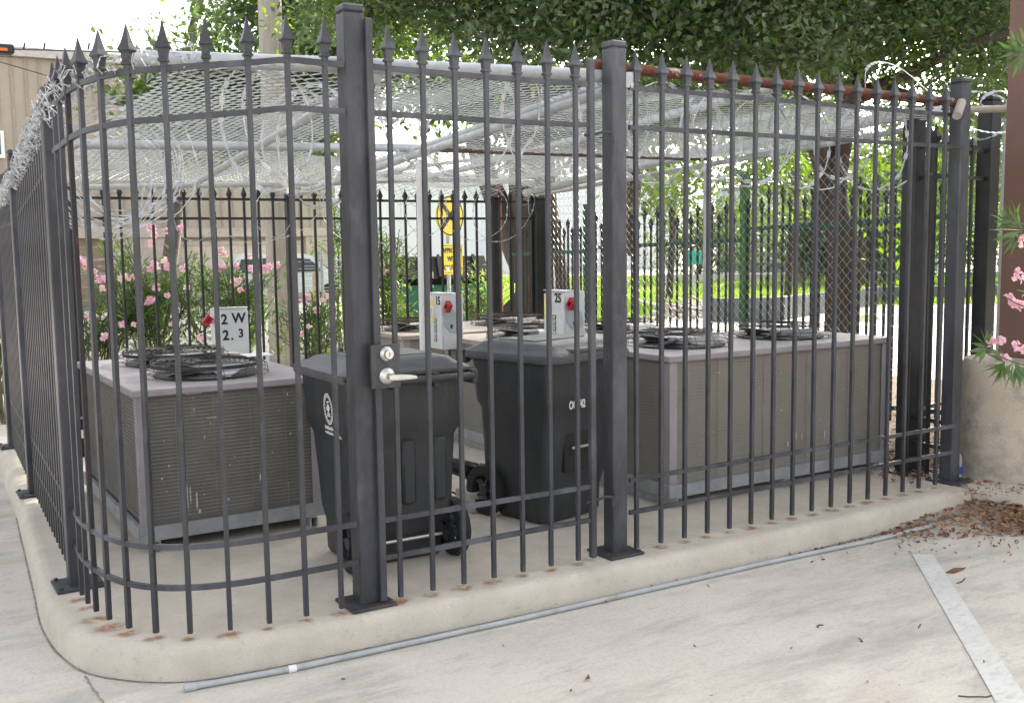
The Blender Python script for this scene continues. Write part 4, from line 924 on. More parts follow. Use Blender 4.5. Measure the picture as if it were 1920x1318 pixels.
# hanging sunlit sprays between trunk and fence
ells = [E(1230, 360, 12, .3, .3, .5, .8), E(1760, 240, 11, .4, .4, .4, .9), E(1860, 400, 11.5, .35, .4, .7, .9), E(1620, 300, 11.8, .35, .4, .4, .8), E(1460, 300, 12, .5, .4, .3, .9), E(1350, 320, 12, .5, .4, .3, .9), E(1290, 350, 11.5, .35, .4, .35, .8), E(1350, 410, 11.8, .3, .3, .35, .6), E(1440, 380, 11.8, .35, .4, .45, .7), E(1660, 330, 11.4, .45, .4, .42, .8), E(1690, 460, 11.6, .25, .3, .4, .6), E(1480, 320, 11.6, .3, .3, .25, .6), E(1740, 300, 11, .3, .3, .5, .7), E(1820, 330, 11, .35, .3, .6, .7), E(1250, 300, 11.6, .3, .3, .25, .7), E(1640, 420, 11.6, .2, .3, .3, .5), E(1690, 240, 11, .5, .4, .3, .6), E(1550, 230, 11.4, .5, .4, .3, .7), E(1400, 270, 11.4, .5, .4, .25, .7)]
cloud('hanging_foliage', ells, [LEAFY, LEAFM, LEAFD], t2, per=20, clus=.16, ln=.09, wd=.022, dens=44, shell=.1, probs=[.6, .1, .3], droop=.9)
# --- second oak: two leaning trunks behind the back fence
ot = at(1010, 640, 13.6); t1 = thing('oak_tree', (ot.x, ot.y, gz(ot.x, ot.y)), 'oak with leaning bare trunks and flared root behind the right end of the back fence', 'tree', 'oak trees')
mb = MB(); zb = gz(ot.x, ot.y) - .1
limb(mb, [at(1000, 660, 13.6), at(1005, 560, 13.6), at(1000, 480, 13.6), at(990, 380, 13.6), at(985, 280, 13.5), at(990, 140, 13.4)], .30, .19, 12)
limb(mb, [at(990, 520, 13.6), at(962, 450, 13.6), at(935, 385, 13.7), at(905, 310, 13.8), at(885, 250, 13.9)], .20, .12, 10)
limb(mb, [at(1040, 650, 14.4), at(1045, 540, 14.4), at(1028, 430, 14.4), at(1020, 300, 14.3), at(1030, 180, 14.2)], .21, .13, 10)
limb(mb, [at(985, 560, 13.5), at(950, 590, 13.4), at(900, 612, 13.3)], .17, .07, 8)
mb.tube([at(1175, 480, 13.4), at(1185, 400, 13.4), at(1190, 330, 13.4), at(1200, 250, 13.3)], .07, 8, rs=[.05, .09, .1, .08])
mb.build('trunk', BARK, t1, smooth=True)
ells = [E(700, 60, 15, 1.3, 1.2, .55), E(560, 20, 16, 1.3, 1.2, .9), E(620, -60, 16, 1.6, 1.2, .9), E(430, 30, 17, .6, .9, .75, .5)]
_, cc = cloud('crown', ells, [LEAFD, LEAFM, LEAFY], t1, per=24, clus=.24, ln=.13, wd=.036, dens=30, shell=.2, probs=[.62, .28, .10])
cloud('lower_crown', [E(330, 165, 15, .7, .6, .4, 1.5), E(420, 165, 15, .8, .6, .42, 1.7), E(520, 170, 15, .8, .6, .45, 1.8), E(600, 190, 15, .7, .6, .45, 1.6), E(360, 235, 15, .8, .6, .4, 1.4), E(470, 245, 15, .9, .6, .4, 1.4), E(580, 260, 15, .7, .6, .3, 1.2), E(700, 150, 15, .5, .6, .25, 1.4), E(860, 170, 15, .8, .7, .35, 1.8), E(960, 180, 15, .8, .7, .4, 1.8), E(1060, 190, 15, .8, .7, .42, 1.8), E(1170, 190, 15, .8, .7, .45, 1.8), E(1290, 190, 15, .8, .7, .4, 1.8), E(1400, 200, 15, .7, .7, .35, 1.6), E(1480, 220, 14, .6, .7, .3, 1.4), E(1000, 260, 14.6, .9, .7, .25, 1.2), E(1150, 270, 14.6, .8, .7, .25, 1.2)], [LEAFD, LEAFM, LEAFY], t1, per=26, clus=.24, ln=.14, wd=.038, dens=44, shell=.1, probs=[.62, .28, .10])
# distant airy tree at top left
ot = at(300, 640, 24); t3 = thing('oak_tree', (ot.x, ot.y, gz(ot.x, ot.y)), 'thin pale tree top with sky gaps beyond the left end of the roof pipe', 'tree', 'oak trees')
mb = MB(); limb(mb, [Vector((ot.x, ot.y, gz(ot.x, ot.y) - .1)), at(330, 400, 24), at(345, 200, 24), at(360, 60, 24), at(385, -20, 24)], .2, .06, 8); limb(mb, [at(345, 200, 24), at(300, 110, 24), at(275, 60, 24)], .06, .02, 6); limb(mb, [at(340, 140, 24), at(390, 90, 24), at(430, 30, 24)], .06, .02, 6)
mb.build('trunk', BARK, t3, smooth=True)
cloud('crown', [E(285, 42, 24, .42, .5, .3, .7), E(330, 70, 24, .55, .6, .35, .8), E(300, 95, 24, .6, .6, .25, .8), E(385, 15, 24, .5, .5, .35, .7), E(372, 70, 24, .45, .6, .4, .8), E(405, 110, 24, .7, .6, .3, .9), E(420, 55, 24, .5, .5, .4, .8)], [LEAFM, LEAFD], t3, per=20, clus=.2, ln=.13, wd=.032, dens=11, shell=.2, probs=[.6, .4])

# --- oleanders
def oleander(loc, h, w, label, flowers, n=900, group='oleander bushes', m=(OLEA, OLEAY), pr=(.7, .3), stems=16, ln=.135, fsz=1, dirn=None, hz=.3, fl_mat=(PINK, PALEP)):
    b = thing('oleander_bush', loc, label, 'bush', group); base = np.array(loc)
    mb = MB(); Ps, Ds = [], []
    tips = []
    for k in range(stems):
        a = random.uniform(0, 2 * PI); rr = w * math.sqrt(random.random()); top = Vector((loc[0] + rr * math.cos(a), loc[1] + rr * math.sin(a) * .7, loc[2] + h * random.uniform(.6, 1.0)))
        b0 = Vector(loc) + Vector((random.uniform(-.25, .25) * w, random.uniform(-.25, .25) * w, 0)); mid = b0.lerp(top, .5) + Vector((random.uniform(-.1, .1), random.uniform(-.1, .1), .05 * h))
        limb(mb, [b0, mid, top], .013, .005, 5); tips.append(top)
        for s_ in range(random.randint(2, 4)):
            t = random.uniform(.35, .85); q = b0.lerp(mid, t * 2) if t < .5 else mid.lerp(top, t * 2 - 1); e = q + Vector((random.uniform(-.35, .35), random.uniform(-.3, .3), random.uniform(.1, .4))); limb(mb, [q, q.lerp(e, .5) + Vector((0, 0, .03)), e], .007, .003, 4); tips.append(e); tips.append(q.lerp(e, .6))
        tips.append(mid.lerp(top, .6)); tips.append(mid)
    mb.build('stems', STEM, b)
    tp = np.array([tuple(t) for t in tips]); k = int(n * 1.25) // len(tp) + 1; B = np.repeat(tp, k, 0); N_ = len(B)
    B = B - np.array([0, 0, 1]) * (rng.random(N_) * .22)[:, None]
    a = rng.random(N_) * 2 * PI; el = rng.normal(.45, .35, N_)
    D = np.stack([np.cos(a) * np.cos(el), np.sin(a) * np.cos(el), np.sin(el)], 1); Nn = unit(np.array([0, 0, 1.0])[None] + rng.normal(size=(N_, 3)) * .3); Nn = unit(Nn - D * (D * Nn).sum(1)[:, None])
    leafmesh('foliage', B, D, Nn, ln * (.6 + .6 * rng.random(N_)), .0105 * ln / .135 * (.8 + .4 * rng.random(N_)), list(m), b, rng.choice(2, N_, p=list(pr)))
    for (x, y, d, s) in flowers:
        d -= .3; c = at(x, y, d); fm_ = fl_mat[0] if random.random() < .8 else fl_mat[1]; nf = int(13 * s * s) + 4; Pf = np.array(tuple(c))[None] + np.clip(rng.normal(size=(nf, 3)), -1.1, 1.1) * .025 * s * fsz; K = 5
        B = np.repeat(Pf, K, 0); ax = np.repeat(unit(rng.normal(size=(nf, 3)) + np.array([-.3, -.5, .5])), K, 0); aa = np.tile(np.arange(K) * 2 * PI / K, nf)
        t1_ = unit(np.cross(ax, np.array([0.31, .2, .93])[None])); t2_ = np.cross(ax, t1_); D = unit(t1_ * np.cos(aa)[:, None] + t2_ * np.sin(aa)[:, None] + ax * .35)
        leafmesh('flower_cluster', B, D, ax, np.full(len(B), .024 * fsz), np.full(len(B), .0105 * fsz), fm_, b, shape=.6)
    return b
zg = lambda P: (P.x, P.y, gz(P.x, P.y) - .02)
oleander(zg(at(175, 600, 11.2)), 1.45, .55, 'oleander with a tall pink flower head, leftmost of those behind the back fence', [(155, 488, 11, 1.0), (160, 500, 11, .7), (178, 507, 11, .7), (186, 523, 11.1, 1.1), (194, 523, 11.1, .8), (191, 540, 11, .8), (178, 590, 11, .6), (167, 593, 11, .5), (195, 632, 10.9, 1.0), (230, 522, 11.2, 1.0), (238, 520, 11.2, .8), (250, 520, 11.2, .6)], 1500)
oleander(zg(at(290, 600, 11.6)), 1.85, .6, 'tallest oleander behind the back fence, several pink heads above the left condenser', [(283, 428, 11.6, 1.2), (290, 440, 11.6, .9), (314, 432, 11.6, .9), (339, 425, 11.6, .7), (250, 457, 11.6, .9), (284, 457, 11.6, .9), (290, 498, 11.4, 1.3), (280, 505, 11.4, .8), (315, 500, 11.4, 1.1), (308, 488, 11.4, .7), (344, 503, 11.4, 1.0), (292, 538, 11.3, .9), (283, 563, 11.3, 1.0), (275, 567, 11.3, .7), (314, 555, 11.3, .6), (350, 540, 11.3, .6), (324, 607, 11.2, .8), (230, 608, 11.1, .8), (252, 609, 11.1, .5)], 2300, stems=20, fl_mat=(PINK, PALEP))
oleander(zg(at(430, 600, 11.8)), 1.55, .62, 'oleander behind the back fence directly behind the white box lettered 2 W', [(413, 470, 11.8, 1.1), (420, 478, 11.8, .9), (417, 503, 11.7, 1.1), (408, 502, 11.7, .8), (443, 500, 11.7, 1.0), (440, 530, 11.6, 1.2), (447, 528, 11.6, .8), (452, 545, 11.6, .7), (467, 480, 11.8, .7), (470, 505, 11.7, .9), (497, 505, 11.7, 1.1), (505, 500, 11.7, .9), (520, 497, 11.7, .8), (377, 632, 11.2, 1.0)], 2300, stems=20)
oleander(zg(at(590, 620, 12.0)), 1.1, .36, 'short oleander behind the back fence between its black post and the tall gate post', [(572, 563, 11.9, 1.1), (577, 556, 11.9, .8), (605, 565, 11.9, .9), (592, 582, 11.9, .8), (615, 555, 11.9, .6), (568, 625, 11.7, .8), (580, 612, 11.7, .6)], 1100)
oleander(zg(at(722, 600, 12.6)), 1.95, .24, 'flowerless light green oleander clump seen just right of the tallest post', [(721, 509, 12.6, .7)], 1300, pr=(.35, .65))
oleander(zg(at(765, 620, 12.6)), .95, .25, 'low pale yellow green oleander by the white support pole', [], 350, pr=(.2, .8))
oleander(zg(at(905, 600, 15)), 1.4, .4, 'low yellow green shrub right of the green dumpster', [], 600, pr=(.3, .7))
oleander(zg(at(650, 600, 16)), 2.9, .5, 'dark green shrub behind the tallest post, beyond the back fence', [], 1500, pr=(.9, .1))
oleander(zg(at(6, 760, 9.9)), 1.75, .5, 'green oleander outside the left side fence at the left picture edge', [(3, 505, 9.6, .8), (2, 640, 9.2, .7)], 2200, stems=18)
oleander(zg(at(20, 700, 12.0)), 1.8, .6, 'farther green oleander behind the one at the left picture edge', [], 1500)
# foreground oleander at right, mostly outside the frame
br = oleander((5.15, -.55, -.02), 3.2, .55, 'oleander reaching in with pink sprays from the right picture edge', [], 2600, stems=22)
def spray(pts, d0, d1, leaves, flowers):
    P = [at(x, y, d0 + (d1 - d0) * i / (len(pts) - 1)) for i, (x, y) in enumerate(pts)]; mb = MB(); limb(mb, P, .006, .003, 5); mb.build('stem_shoot', STEM, br)
    B, D = [], []
    for (x, y, dx, dy, L_) in leaves:
        a = at(x, y, d1); e = at(x + dx, y + dy, d1 + random.uniform(-.05, .05)); v = (e - a); B.append(tuple(a)); D.append((tuple(v.normalized()), v.length))
    B = np.array(B); Dv = np.array([q[0] for q in D]); Lq = np.array([q[1] for q in D]); Nn = unit(rng.normal(size=B.shape) * .5 + np.array([-.4, -.6, .5])); Nn = unit(Nn - Dv * (Dv * Nn).sum(1)[:, None])
    leafmesh('shoot_leaves', B, Dv, Nn, Lq, np.full(len(B), .0125), [OLEA], br)
    for (x, y, s) in flowers:
        c = at(x, y, d1); nf = int(10 * s) + 3; Pf = np.array(tuple(c))[None] + rng.normal(size=(nf, 3)) * .016 * s; K = 5; B = np.repeat(Pf, K, 0); ax = np.repeat(unit(rng.normal(size=(nf, 3)) + np.array([-.4, -.7, .3])), K, 0); aa = np.tile(np.arange(K) * 2 * PI / K, nf)
        t1_ = unit(np.cross(ax, np.array([0.31, .2, .93])[None])); t2_ = np.cross(ax, t1_); Dq = unit(t1_ * np.cos(aa)[:, None] + t2_ * np.sin(aa)[:, None] + ax * .35); leafmesh('flower_cluster', B, Dq, ax, np.full(len(B), .015), np.full(len(B), .0065), PINK, br, shape=.6)
def fan(cx, cy, a0, a1, n, L_): return [(cx + random.uniform(-5, 5), cy + random.uniform(-4, 4), L_ * random.uniform(.75, 1.1) * math.cos(math.radians(a)), L_ * random.uniform(.75, 1.1) * math.sin(math.radians(a)), 0) for a in [a0 + (a1 - a0) * (i + .5) / n for i in range(n)]]
spray([(2050, 760), (1960, 700), (1890, 675), (1850, 655)], 4.9, 5.2, fan(1885, 680, 60, 250, 11, 50) + fan(1850, 650, -40, -260, 8, 38) + fan(1905, 680, 40, 130, 7, 60) + fan(1915, 690, -60, 90, 6, 45), [(1858, 642, .8), (1868, 640, .7), (1878, 638, .7), (1886, 672, .6), (1903, 648, .7), (1918, 655, .7)])
spray([(2060, 640), (1975, 560), (1925, 575), (1890, 560)], 4.9, 5.2, fan(1960, 560, 60, 300, 8, 60), [(1893, 560, .6), (1902, 568, .9), (1912, 572, .8), (1905, 512, .8), (1914, 516, .8), (1910, 450, .9), (1918, 446, .7)])
spray([(2060, 330), (1980, 400), (1920, 420), (1880, 410)], 4.9, 5.2, fan(1915, 430, 100, 260, 9, 60) + fan(1895, 420, 150, 300, 7, 45), [])
spray([(2060, 60), (1990, 90), (1930, 105), (1895, 105)], 4.9, 5.2, fan(1912, 100, 90, 270, 11, 46) + fan(1930, 90, 60, 290, 8, 50), [])
# hedge row added east of the planter: shades the foreground from the low sun (outside the frame)
for k, (x, y, h) in enumerate([(6.6, -1.6, 3.6), (7.0, .2, 3.4), (6.9, -3.4, 3.6), (7.8, -.7, 3.8), (7.7, -2.6, 3.8), (8.2, 1.0, 3.6)]):
    oleander((x, y, -.02), h, .9, ['tall oleander in the hedge right of the planter, middle of the front row', 'tall oleander in the hedge right of the planter, far end of the front row', 'tall oleander in the hedge right of the planter, near end of the front row', 'tall oleander in the back row of the hedge, middle one', 'tall oleander in the back row of the hedge, near one', 'tall oleander in the back row of the hedge, far one'][k], [], 4200, stems=24, ln=.16)

# ------------------------------------------------------------------ background
lawnM = GRASS
tag(grid_sheet('lawn', GRASS, [og(x, y).to_tuple() for x, y in ((900, 640), (1150, 600), (1450, 572), (2150, 556), (2300, 520), (1700, 516), (1100, 519), (700, 521), (560, 600))], .012), kind='structure')
GR2 = mat('verge_grass', (.12, .22, .03), (.2, .3, .06), sc=2, rough=.9)
tag(grid_sheet('grass_verge', GR2, [og(x, y).to_tuple() for x, y in ((1540, 604), (1640, 590), (1650, 600), (1560, 612))], .02), kind='structure')
ROADM = mat('bright_road', (.52, .51, .49), (.60, .59, .57), sc=.6, rough=.9)
tag(grid_sheet('road', ROADM, [og(x, y).to_tuple() for x, y in ((1100, 690), (1120, 607), (1450, 578), (1640, 568), (2300, 563), (2500, 700), (1900, 790), (1640, 760), (1300, 730))], .008), kind='structure')
ASPH = mat('driveway_asphalt', (.10, .098, .095), (.14, .137, .13), sc=1.5, rough=.95)  # driveway shade is put into this darkened base colour
tag(grid_sheet('driveway', ASPH, [og(x, y).to_tuple() for x, y in ((-300, 720), (100, 600), (130, 545), (640, 540), (800, 600), (760, 660), (640, 690), (300, 700))], .008), kind='structure')
# grass tufts (stuff) on the lawn for texture
N_ = 30000; xx = rng.uniform(860, 1900, N_); yy = 521 + (rng.random(N_) ** 1.6) * 95
Pq = []
for a, b in zip(xx, yy):
    lim = 640 - (a - 900) * .16 if a < 1150 else (600 - (a - 1150) * .093 if a < 1450 else 572)
    if b < lim: Pq.append(og(a, b, .01))
P = np.array([tuple(q) for q in Pq]); D = unit(np.stack([rng.normal(0, .3, len(P)), rng.normal(0, .3, len(P)), np.ones(len(P))], 1)); Nn = unit(rng.normal(size=P.shape)); Nn = unit(Nn - D * (D * Nn).sum(1)[:, None])
tag(leafmesh('grass', P, D, Nn, .10 + .16 * rng.random(len(P)), np.full(len(P), .035), [mat('grass_blades', (.15, .23, .04), (.26, .34, .09), sc=.5, rough=.7, trans=.3)]), kind='stuff')
# low kerb wall beyond the road
def wall(name, pts, h, t, m, label, cat, z=None, group=None):
    mb = MB()
    for a, b in zip(pts, pts[1:]):
        a = Vector(a); b = Vector(b); mb.bar((a.x, a.y, a.z + h / 2), (b.x, b.y, b.z + h / 2), t, h)
    return tag(mb.build(name, m), label, cat, group)
GREYC = mat('grey_concrete', (.10, .108, .11), (.15, .16, .165), sc=2, rough=.9)
wall('low_wall', [og(1340, 604), og(1460, 601), og(1640, 570), og(1950, 562), og(2300, 560)], .5, .25, GREYC, 'low grey concrete wall between the bright road and the lawn', 'wall')
wall('barrier', [og(1240, 531), og(1500, 527), og(2300, 521)], .42, .3, mat('pale_barrier', (.55, .56, .58)), 'long pale barrier at the far edge of the lawn', 'barrier')
mb = MB()
for _ in range(26):
    P = og(random.uniform(1240, 1330), random.uniform(588, 602)); a = random.uniform(0, PI); l_ = random.uniform(.2, .9); mb.cur = random.choice((0, 1)); mb.tube([P + Vector((-l_ * math.cos(a), -l_ * math.sin(a), .05)), P + Vector((l_ * math.cos(a), l_ * math.sin(a), random.uniform(.1, .5)))], .03, 5)
tag(mb.build('branch_pile', [mat('dry_branch', (.25, .2, .16)), mat('pale_scrap', (.5, .5, .48))]), 'pile of dry branches and scraps on the far pavement by the lawn', 'debris')
# warehouse at left
BX = 26.0
YW = 38.0
def frontpt(x, y, Y): return onY(x, y, Y)
wa = frontpt(-200, 200, YW); wb = frontpt(623, 200, YW); ztop = frontpt(245, 123, YW).z; zled = frontpt(400, 428, YW).z; zg0 = gz(10, 38) - .1
wh = thing('warehouse', ((wa.x + wb.x) / 2, YW, zg0), 'large beige metal warehouse with vertical ribs and garage doors at the left', 'building')
mb = MB(); mb.box(wa.x - 14, wb.x, YW + .35, YW + 22, zg0, ztop - .02); mb.build('wall', BEIGE, wh)
mb = MB(); mb.box(wa.x - 14, wb.x, YW, YW + .345, zled, ztop - .02); mb.build('upper_wall', BEIGE, wh)
mb = MB(); x = wa.x
while x < wb.x - .1: mb.box(x, x + .07, YW - .05, YW - .002, zled + .05, ztop - .05); x += .46
mb.build('wall_ribs', mat('beige_rib', (.29, .25, .21)), wh)
mb = MB(); mb.box(wa.x - 14.2, wb.x + .2, YW - .3, YW + 22.2, ztop, ztop + .32); mb.build('roof_trim', mat('roof_trim', (.42, .40, .39)), wh)
mb = MB(); mb.box(wa.x, wb.x + .05, YW - .08, YW + .30, zled - .35, zled - .003); mb.build('ledge', mat('beige_ledge', (.40, .34, .30)), wh)
zd = frontpt(400, 452, YW).z
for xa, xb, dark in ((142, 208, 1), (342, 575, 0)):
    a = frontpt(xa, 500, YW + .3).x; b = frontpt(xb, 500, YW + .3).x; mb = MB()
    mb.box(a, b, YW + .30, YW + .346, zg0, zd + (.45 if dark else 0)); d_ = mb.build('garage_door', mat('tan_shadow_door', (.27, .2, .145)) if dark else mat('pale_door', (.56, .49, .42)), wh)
    mb = MB(); z = zg0 + .3
    while z < zd: mb.box(a, b, YW + .285, YW + .2995, z, z + .04); z += .5
    mb.build('door_seam', mat('door_seam', (.40, .35, .30)), d_)
for xa, xb in ((208, 342), (575, 626)):
    a = frontpt(xa, 500, YW).x; b = frontpt(xb, 500, YW).x; mb = MB(); mb.box(a, b, YW - .02, YW + .28, zg0, zled - .36); mb.build('pier', mat('beige_ledge', (.40, .34, .30)), wh)
a = frontpt(-12, 260, YW); b = frontpt(7, 260, YW); z0_ = frontpt(5, 297, YW).z; z1_ = frontpt(5, 246, YW).z
mb = MB(); mb.box(a.x, b.x, YW - .12, YW - .052, z0_, z1_); wn = mb.build('window_frame', WHITE, wh); mb = MB(); mb.box(a.x + .1, b.x - .12, YW - .13, YW - .121, z0_ + .12, z1_ - .12); mb.build('pane', mat('window_glass', (.12, .15, .19), rough=.1), wn)
# white building in the middle
YW2 = 62.0; a = frontpt(628, 300, YW2); b = frontpt(1270, 300, YW2 )
WB = mat('pale_wall', (.66, .71, .76), (.72, .76, .80), sc=.4, rough=.7)
wb_ = thing('white_building', ((a.x + b.x) / 2, YW2, gz(40, 60)), 'long pale white building behind the back fence and the oak trunks', 'building')
mb = MB(); zz = frontpt(900, 338, YW2).z; mb.box(a.x, b.x, YW2, YW2 + 20, gz(40, 62) - .1, zz); mb.build('wall', WB, wb_)
mb = MB(); x = a.x + 1.5
while x < b.x: mb.box(x, x + .12, YW2 - .03, YW2 - .002, gz(40, 62), zz - .2); x += 3.2
mb.build('wall_seam', mat('pale_seam', (.58, .63, .69)), wb_)
mb = MB(); mb.box(a.x - .2, b.x + .2, YW2 - .25, YW2 + 20.2, zz + .002, zz + .4); mb.build('roof_trim', mat('pale_seam', (.58, .63, .69)), wb_)
mb = MB(); ga = frontpt(628, 300, YW2 - .2); gb = frontpt(660, 300, YW2 - .2); mb.box(ga.x, gb.x, YW2 - .4, YW2 - .031, gz(40, 62), zz - 2); mb.build('service_door', mat('pale_grey_door', (.42, .47, .53)), wb_)
# grey building at right
g0 = at(1345, 440, 72); g1 = at(1760, 440, 66); d_ = (g1 - g0).normalized(); nrm = Vector((-d_.y, d_.x, 0)).normalized()
gb_ = thing('grey_building', tuple((g0 + g1) / 2 * Vector((1, 1, 0)).length * 0 + Vector(((g0.x + g1.x) / 2, (g0.y + g1.y) / 2, -.75))), 'low grey blue building with a pale roof band behind the far lawn at right', 'building')
def slabv(mb, p, q, z0, z1, t0, t1):
    p = Vector((p.x, p.y, 0)); q = Vector((q.x, q.y, 0)); c = [p + nrm * t0, q + nrm * t0, q + nrm * t1, p + nrm * t1]; mb.loft([[Vector((v.x, v.y, z)) for v in c] for z in (z0, z1)])
zA = at(1500, 345, 68).z; zB = at(1500, 395, 68).z; zC = at(1500, 430, 68).z
mb = MB(); slabv(mb, g0, g1, -.9, zA, 0, 12); mb.build('wall', mat('grey_wall', (.13, .16, .19), (.17, .2, .23), sc=.5), gb_)
mb = MB(); slabv(mb, g0, g1, zB, zA - .3, -.5, -.01); mb.build('roof_band', mat('pale_band', (.42, .46, .52)), gb_)
mb = MB(); slabv(mb, g0, g1, zC - 2.2, zC - .8, -.3, -.01); mb.build('wall_band', mat('slate_band', (.26, .30, .36)), gb_)
mb = MB(); 
for k in range(9):
    t = k / 9; p = g0.lerp(g1, t + .02); q = g0.lerp(g1, t + .085); slabv(mb, p, q, -.3, zC - 2.6, -.06, -.01)
mb.build('window_row', mat('dark_teal_glass', (.03, .07, .08), rough=.15), gb_)
# far hedges / trees at right
def fartree(x, y, d, rx, rz, label, m=(LEAFD, LEAFM), dens=1.4, ln=.32):
    P = at(x, y, d); zb = gz(P.x, P.y); t = thing('far_tree', (P.x, P.y, zb), label, 'tree', 'trees beyond the lawn'); mb = MB(); limb(mb, [Vector((P.x, P.y, zb - .1)), P + Vector((.2, 0, -rz * .4)), P], .13, .05, 7); mb.build('trunk', BARK, t, smooth=True)
    cloud('crown', [((P.x, P.y, P.z), (rx, rx, rz), 1.0), ((P.x + rx * .5, P.y, P.z + rz * .3), (rx * .6, rx * .6, rz * .6), 1), ((P.x - rx * .5, P.y, P.z - rz * .2), (rx * .6, rx * .6, rz * .6), 1)], list(m), t, per=16, clus=.45, ln=ln, wd=ln * .25, dens=dens, shell=.3)
fartree(1310, 440, 58, 2.6, 2.6, 'dark rounded tree at the left end of the grey building')
fartree(1395, 455, 60, 2.2, 2.2, 'dark tree in front of the grey building, beside the green fence post')
fartree(1655, 440, 50, 2.3, 2.4, 'bushy tree beyond the lawn just left of the dark corner posts')
fartree(1830, 420, 48, 2.6, 2.8, 'tree beyond the lawn seen between the dark post and the grey round post')
fartree(1740, 380, 55, 3.0, 3.0, 'pale tree crown between the two dark corner posts')
fartree(1960, 400, 50, 3, 3.4, 'far tree at the right picture edge')
FT2 = (LEAFD, LEAFM)
fartree(1480, 300, 34, 1.9, 1.2, 'dull olive tree crown just above the green fence post', FT2, 3.6, .30)
fartree(1255, 345, 34, 1.3, 1.0, 'narrow olive tree above the right end of the white building', FT2, 3.4, .30)
fartree(1620, 335, 36, 1.7, 1.3, 'olive tree crown right of the forked oak trunk', FT2, 3.6, .30)
fartree(1720, 300, 34, 1.6, 1.6, 'olive tree crown rising behind the dark post inside the corner', FT2, 3.4, .30)
fartree(1850, 330, 30, 1.5, 2.2, 'tall olive tree between the dark far right post and the brown column', FT2, 3.4, .30)
fartree(1570, 440, 52, 3.2, 2.0, 'broad low tree hiding the middle of the grey building', FT2, 2.6, .40)
P = og(1495, 532); mb = MB(); mb.tube([P, P + Vector((0, 0, 9))], .22, 8, rs=[.24, .16]); tag(mb.build('utility_pole', mat('reddish_pole', (.28, .2, .17))), 'reddish far pole in front of the grey building', 'pole')
# small green street name sign
P = at(1301, 483, 34); sg = thing('street_sign', (P.x, P.y, gz(P.x, P.y)), 'small far teal green sign plate on a thin pole beyond the lawn', 'sign')
mb = MB(); mb.bbox(P.x - .32, P.x + .32, P.y - .02, P.y + .02, P.z - .22, P.z + .22, .01); mb.build('plate', mat('teal_sign', (.02, .42, .36)), sg); mb = MB(); mb.tube([(P.x, P.y + .06, gz(P.x, P.y)), (P.x, P.y + .06, P.z)], .05, 8); mb.build('pole', GALV, sg)

# utility pole left of centre
P = at(527, 600, 14); pb = Vector((P.x, P.y, gz(P.x, P.y) - .1)); ptop = at(512, -80, 14)
up = thing('utility_pole', tuple(pb), 'weathered grey wooden utility pole rising behind the mesh roof', 'pole'); mb = MB(); mb.tube([pb, Vector((pb.x, pb.y, 3)), Vector((pb.x, pb.y, 8.6))], .16, 16, rs=[.17, .158, .13]); mb.build('shaft', POLE, up, smooth='auto')
mb = MB(); mb.tube([(pb.x + .3, pb.y - .5, pb.z), (pb.x + .32, pb.y - .5, 1.15)], .05, 8); tag(mb.build('wooden_stake', mat('pale_stake', (.42, .33, .2), (.5, .4, .26))), 'slim pale wooden stake just right of the black back fence post', 'stake')
# concrete poles with wire coils behind back fence
for (x, y0, y1, lb) in ((228, 470, 600, 'pale thin fence pole with wires among the oleanders at left'), (606, 470, 580, 'pale thin fence pole with wires right of the parked van'), (598, 475, 585, 'pale pole wrapped in wires just left of the tallest post')):
    P = at(x, y1, 13.2); q = at(x, y0, 13.2); mb = MB(); mb.tube([(P.x, P.y, gz(P.x, P.y)), (P.x, P.y, q.z)], .022, 8)
    for k in range(5): mb.tube([(P.x - .25, P.y, q.z - .1 - .09 * k), (P.x, P.y - .03, q.z - .1 - .09 * k), (P.x + .25, P.y, q.z - .12 - .09 * k)], .004, 4)
    tag(mb.build('wire_pole', GALV), lb, 'pole', 'wire poles beyond the back fence')
# dumpster
P = at(825, 560, 17.5); du = thing('dumpster', (P.x, P.y, gz(P.x, P.y)), 'green dumpster with slanted black lids and mottled side behind the sign post', 'dumpster')
GD = mat('dumpster_green', (.015, .15, .09), (.03, .2, .12), sc=2, rough=.5); GD2 = mat('dumpster_worn_green', (.16, .24, .10), (.46, .46, .22), sc=3, rough=.6)
Md = Matrix.Translation((P.x, P.y, gz(P.x, P.y))) @ Matrix.Rotation(-.45, 4, 'Z')
zt_ = at(825, 520, 17.5).z - gz(P.x, P.y)
mb = MB(); mb.loft([[Md @ Vector(v) for v in r] for r in ([(-.75, -.6, .1), (.75, -.6, .1), (.75, .6, .1), (-.75, .6, .1)], [(-.78, -.7, zt_ - .1), (.78, -.7, zt_ - .1), (.78, .7, zt_ + .25), (-.78, .7, zt_ + .25)])]); mb.build('body', GD, du)
mb = MB(); mb.loft([[Md @ Vector(v) for v in r] for r in ([(.755, -.58, .12), (.765, -.58, .12), (.765, .58, .12), (.755, .58, .12)], [(.785, -.66, zt_ - .1), (.795, -.66, zt_ - .1), (.795, .66, zt_ + .2), (.785, .66, zt_ + .2)])]); mb.build('side_panel', GD2, du)
mb = MB(); 
for k in range(3): mb.bar(Md @ Vector((.81, -.6, .35 + .3 * k)), Md @ Vector((.81, .6, .35 + .3 * k)), .05, .07)
mb.build('side_rib', GD2, du)
mb = MB(); mb.loft([[Md @ Vector(v) for v in r] for r in ([(-.82, -.78, zt_ - .09), (.82, -.78, zt_ - .09), (.82, .74, zt_ + .27), (-.82, .74, zt_ + .27)], [(-.80, -.76, zt_ - .0), (.80, -.76, zt_ - .0), (.80, .72, zt_ + .34), (-.80, .72, zt_ + .34)])])
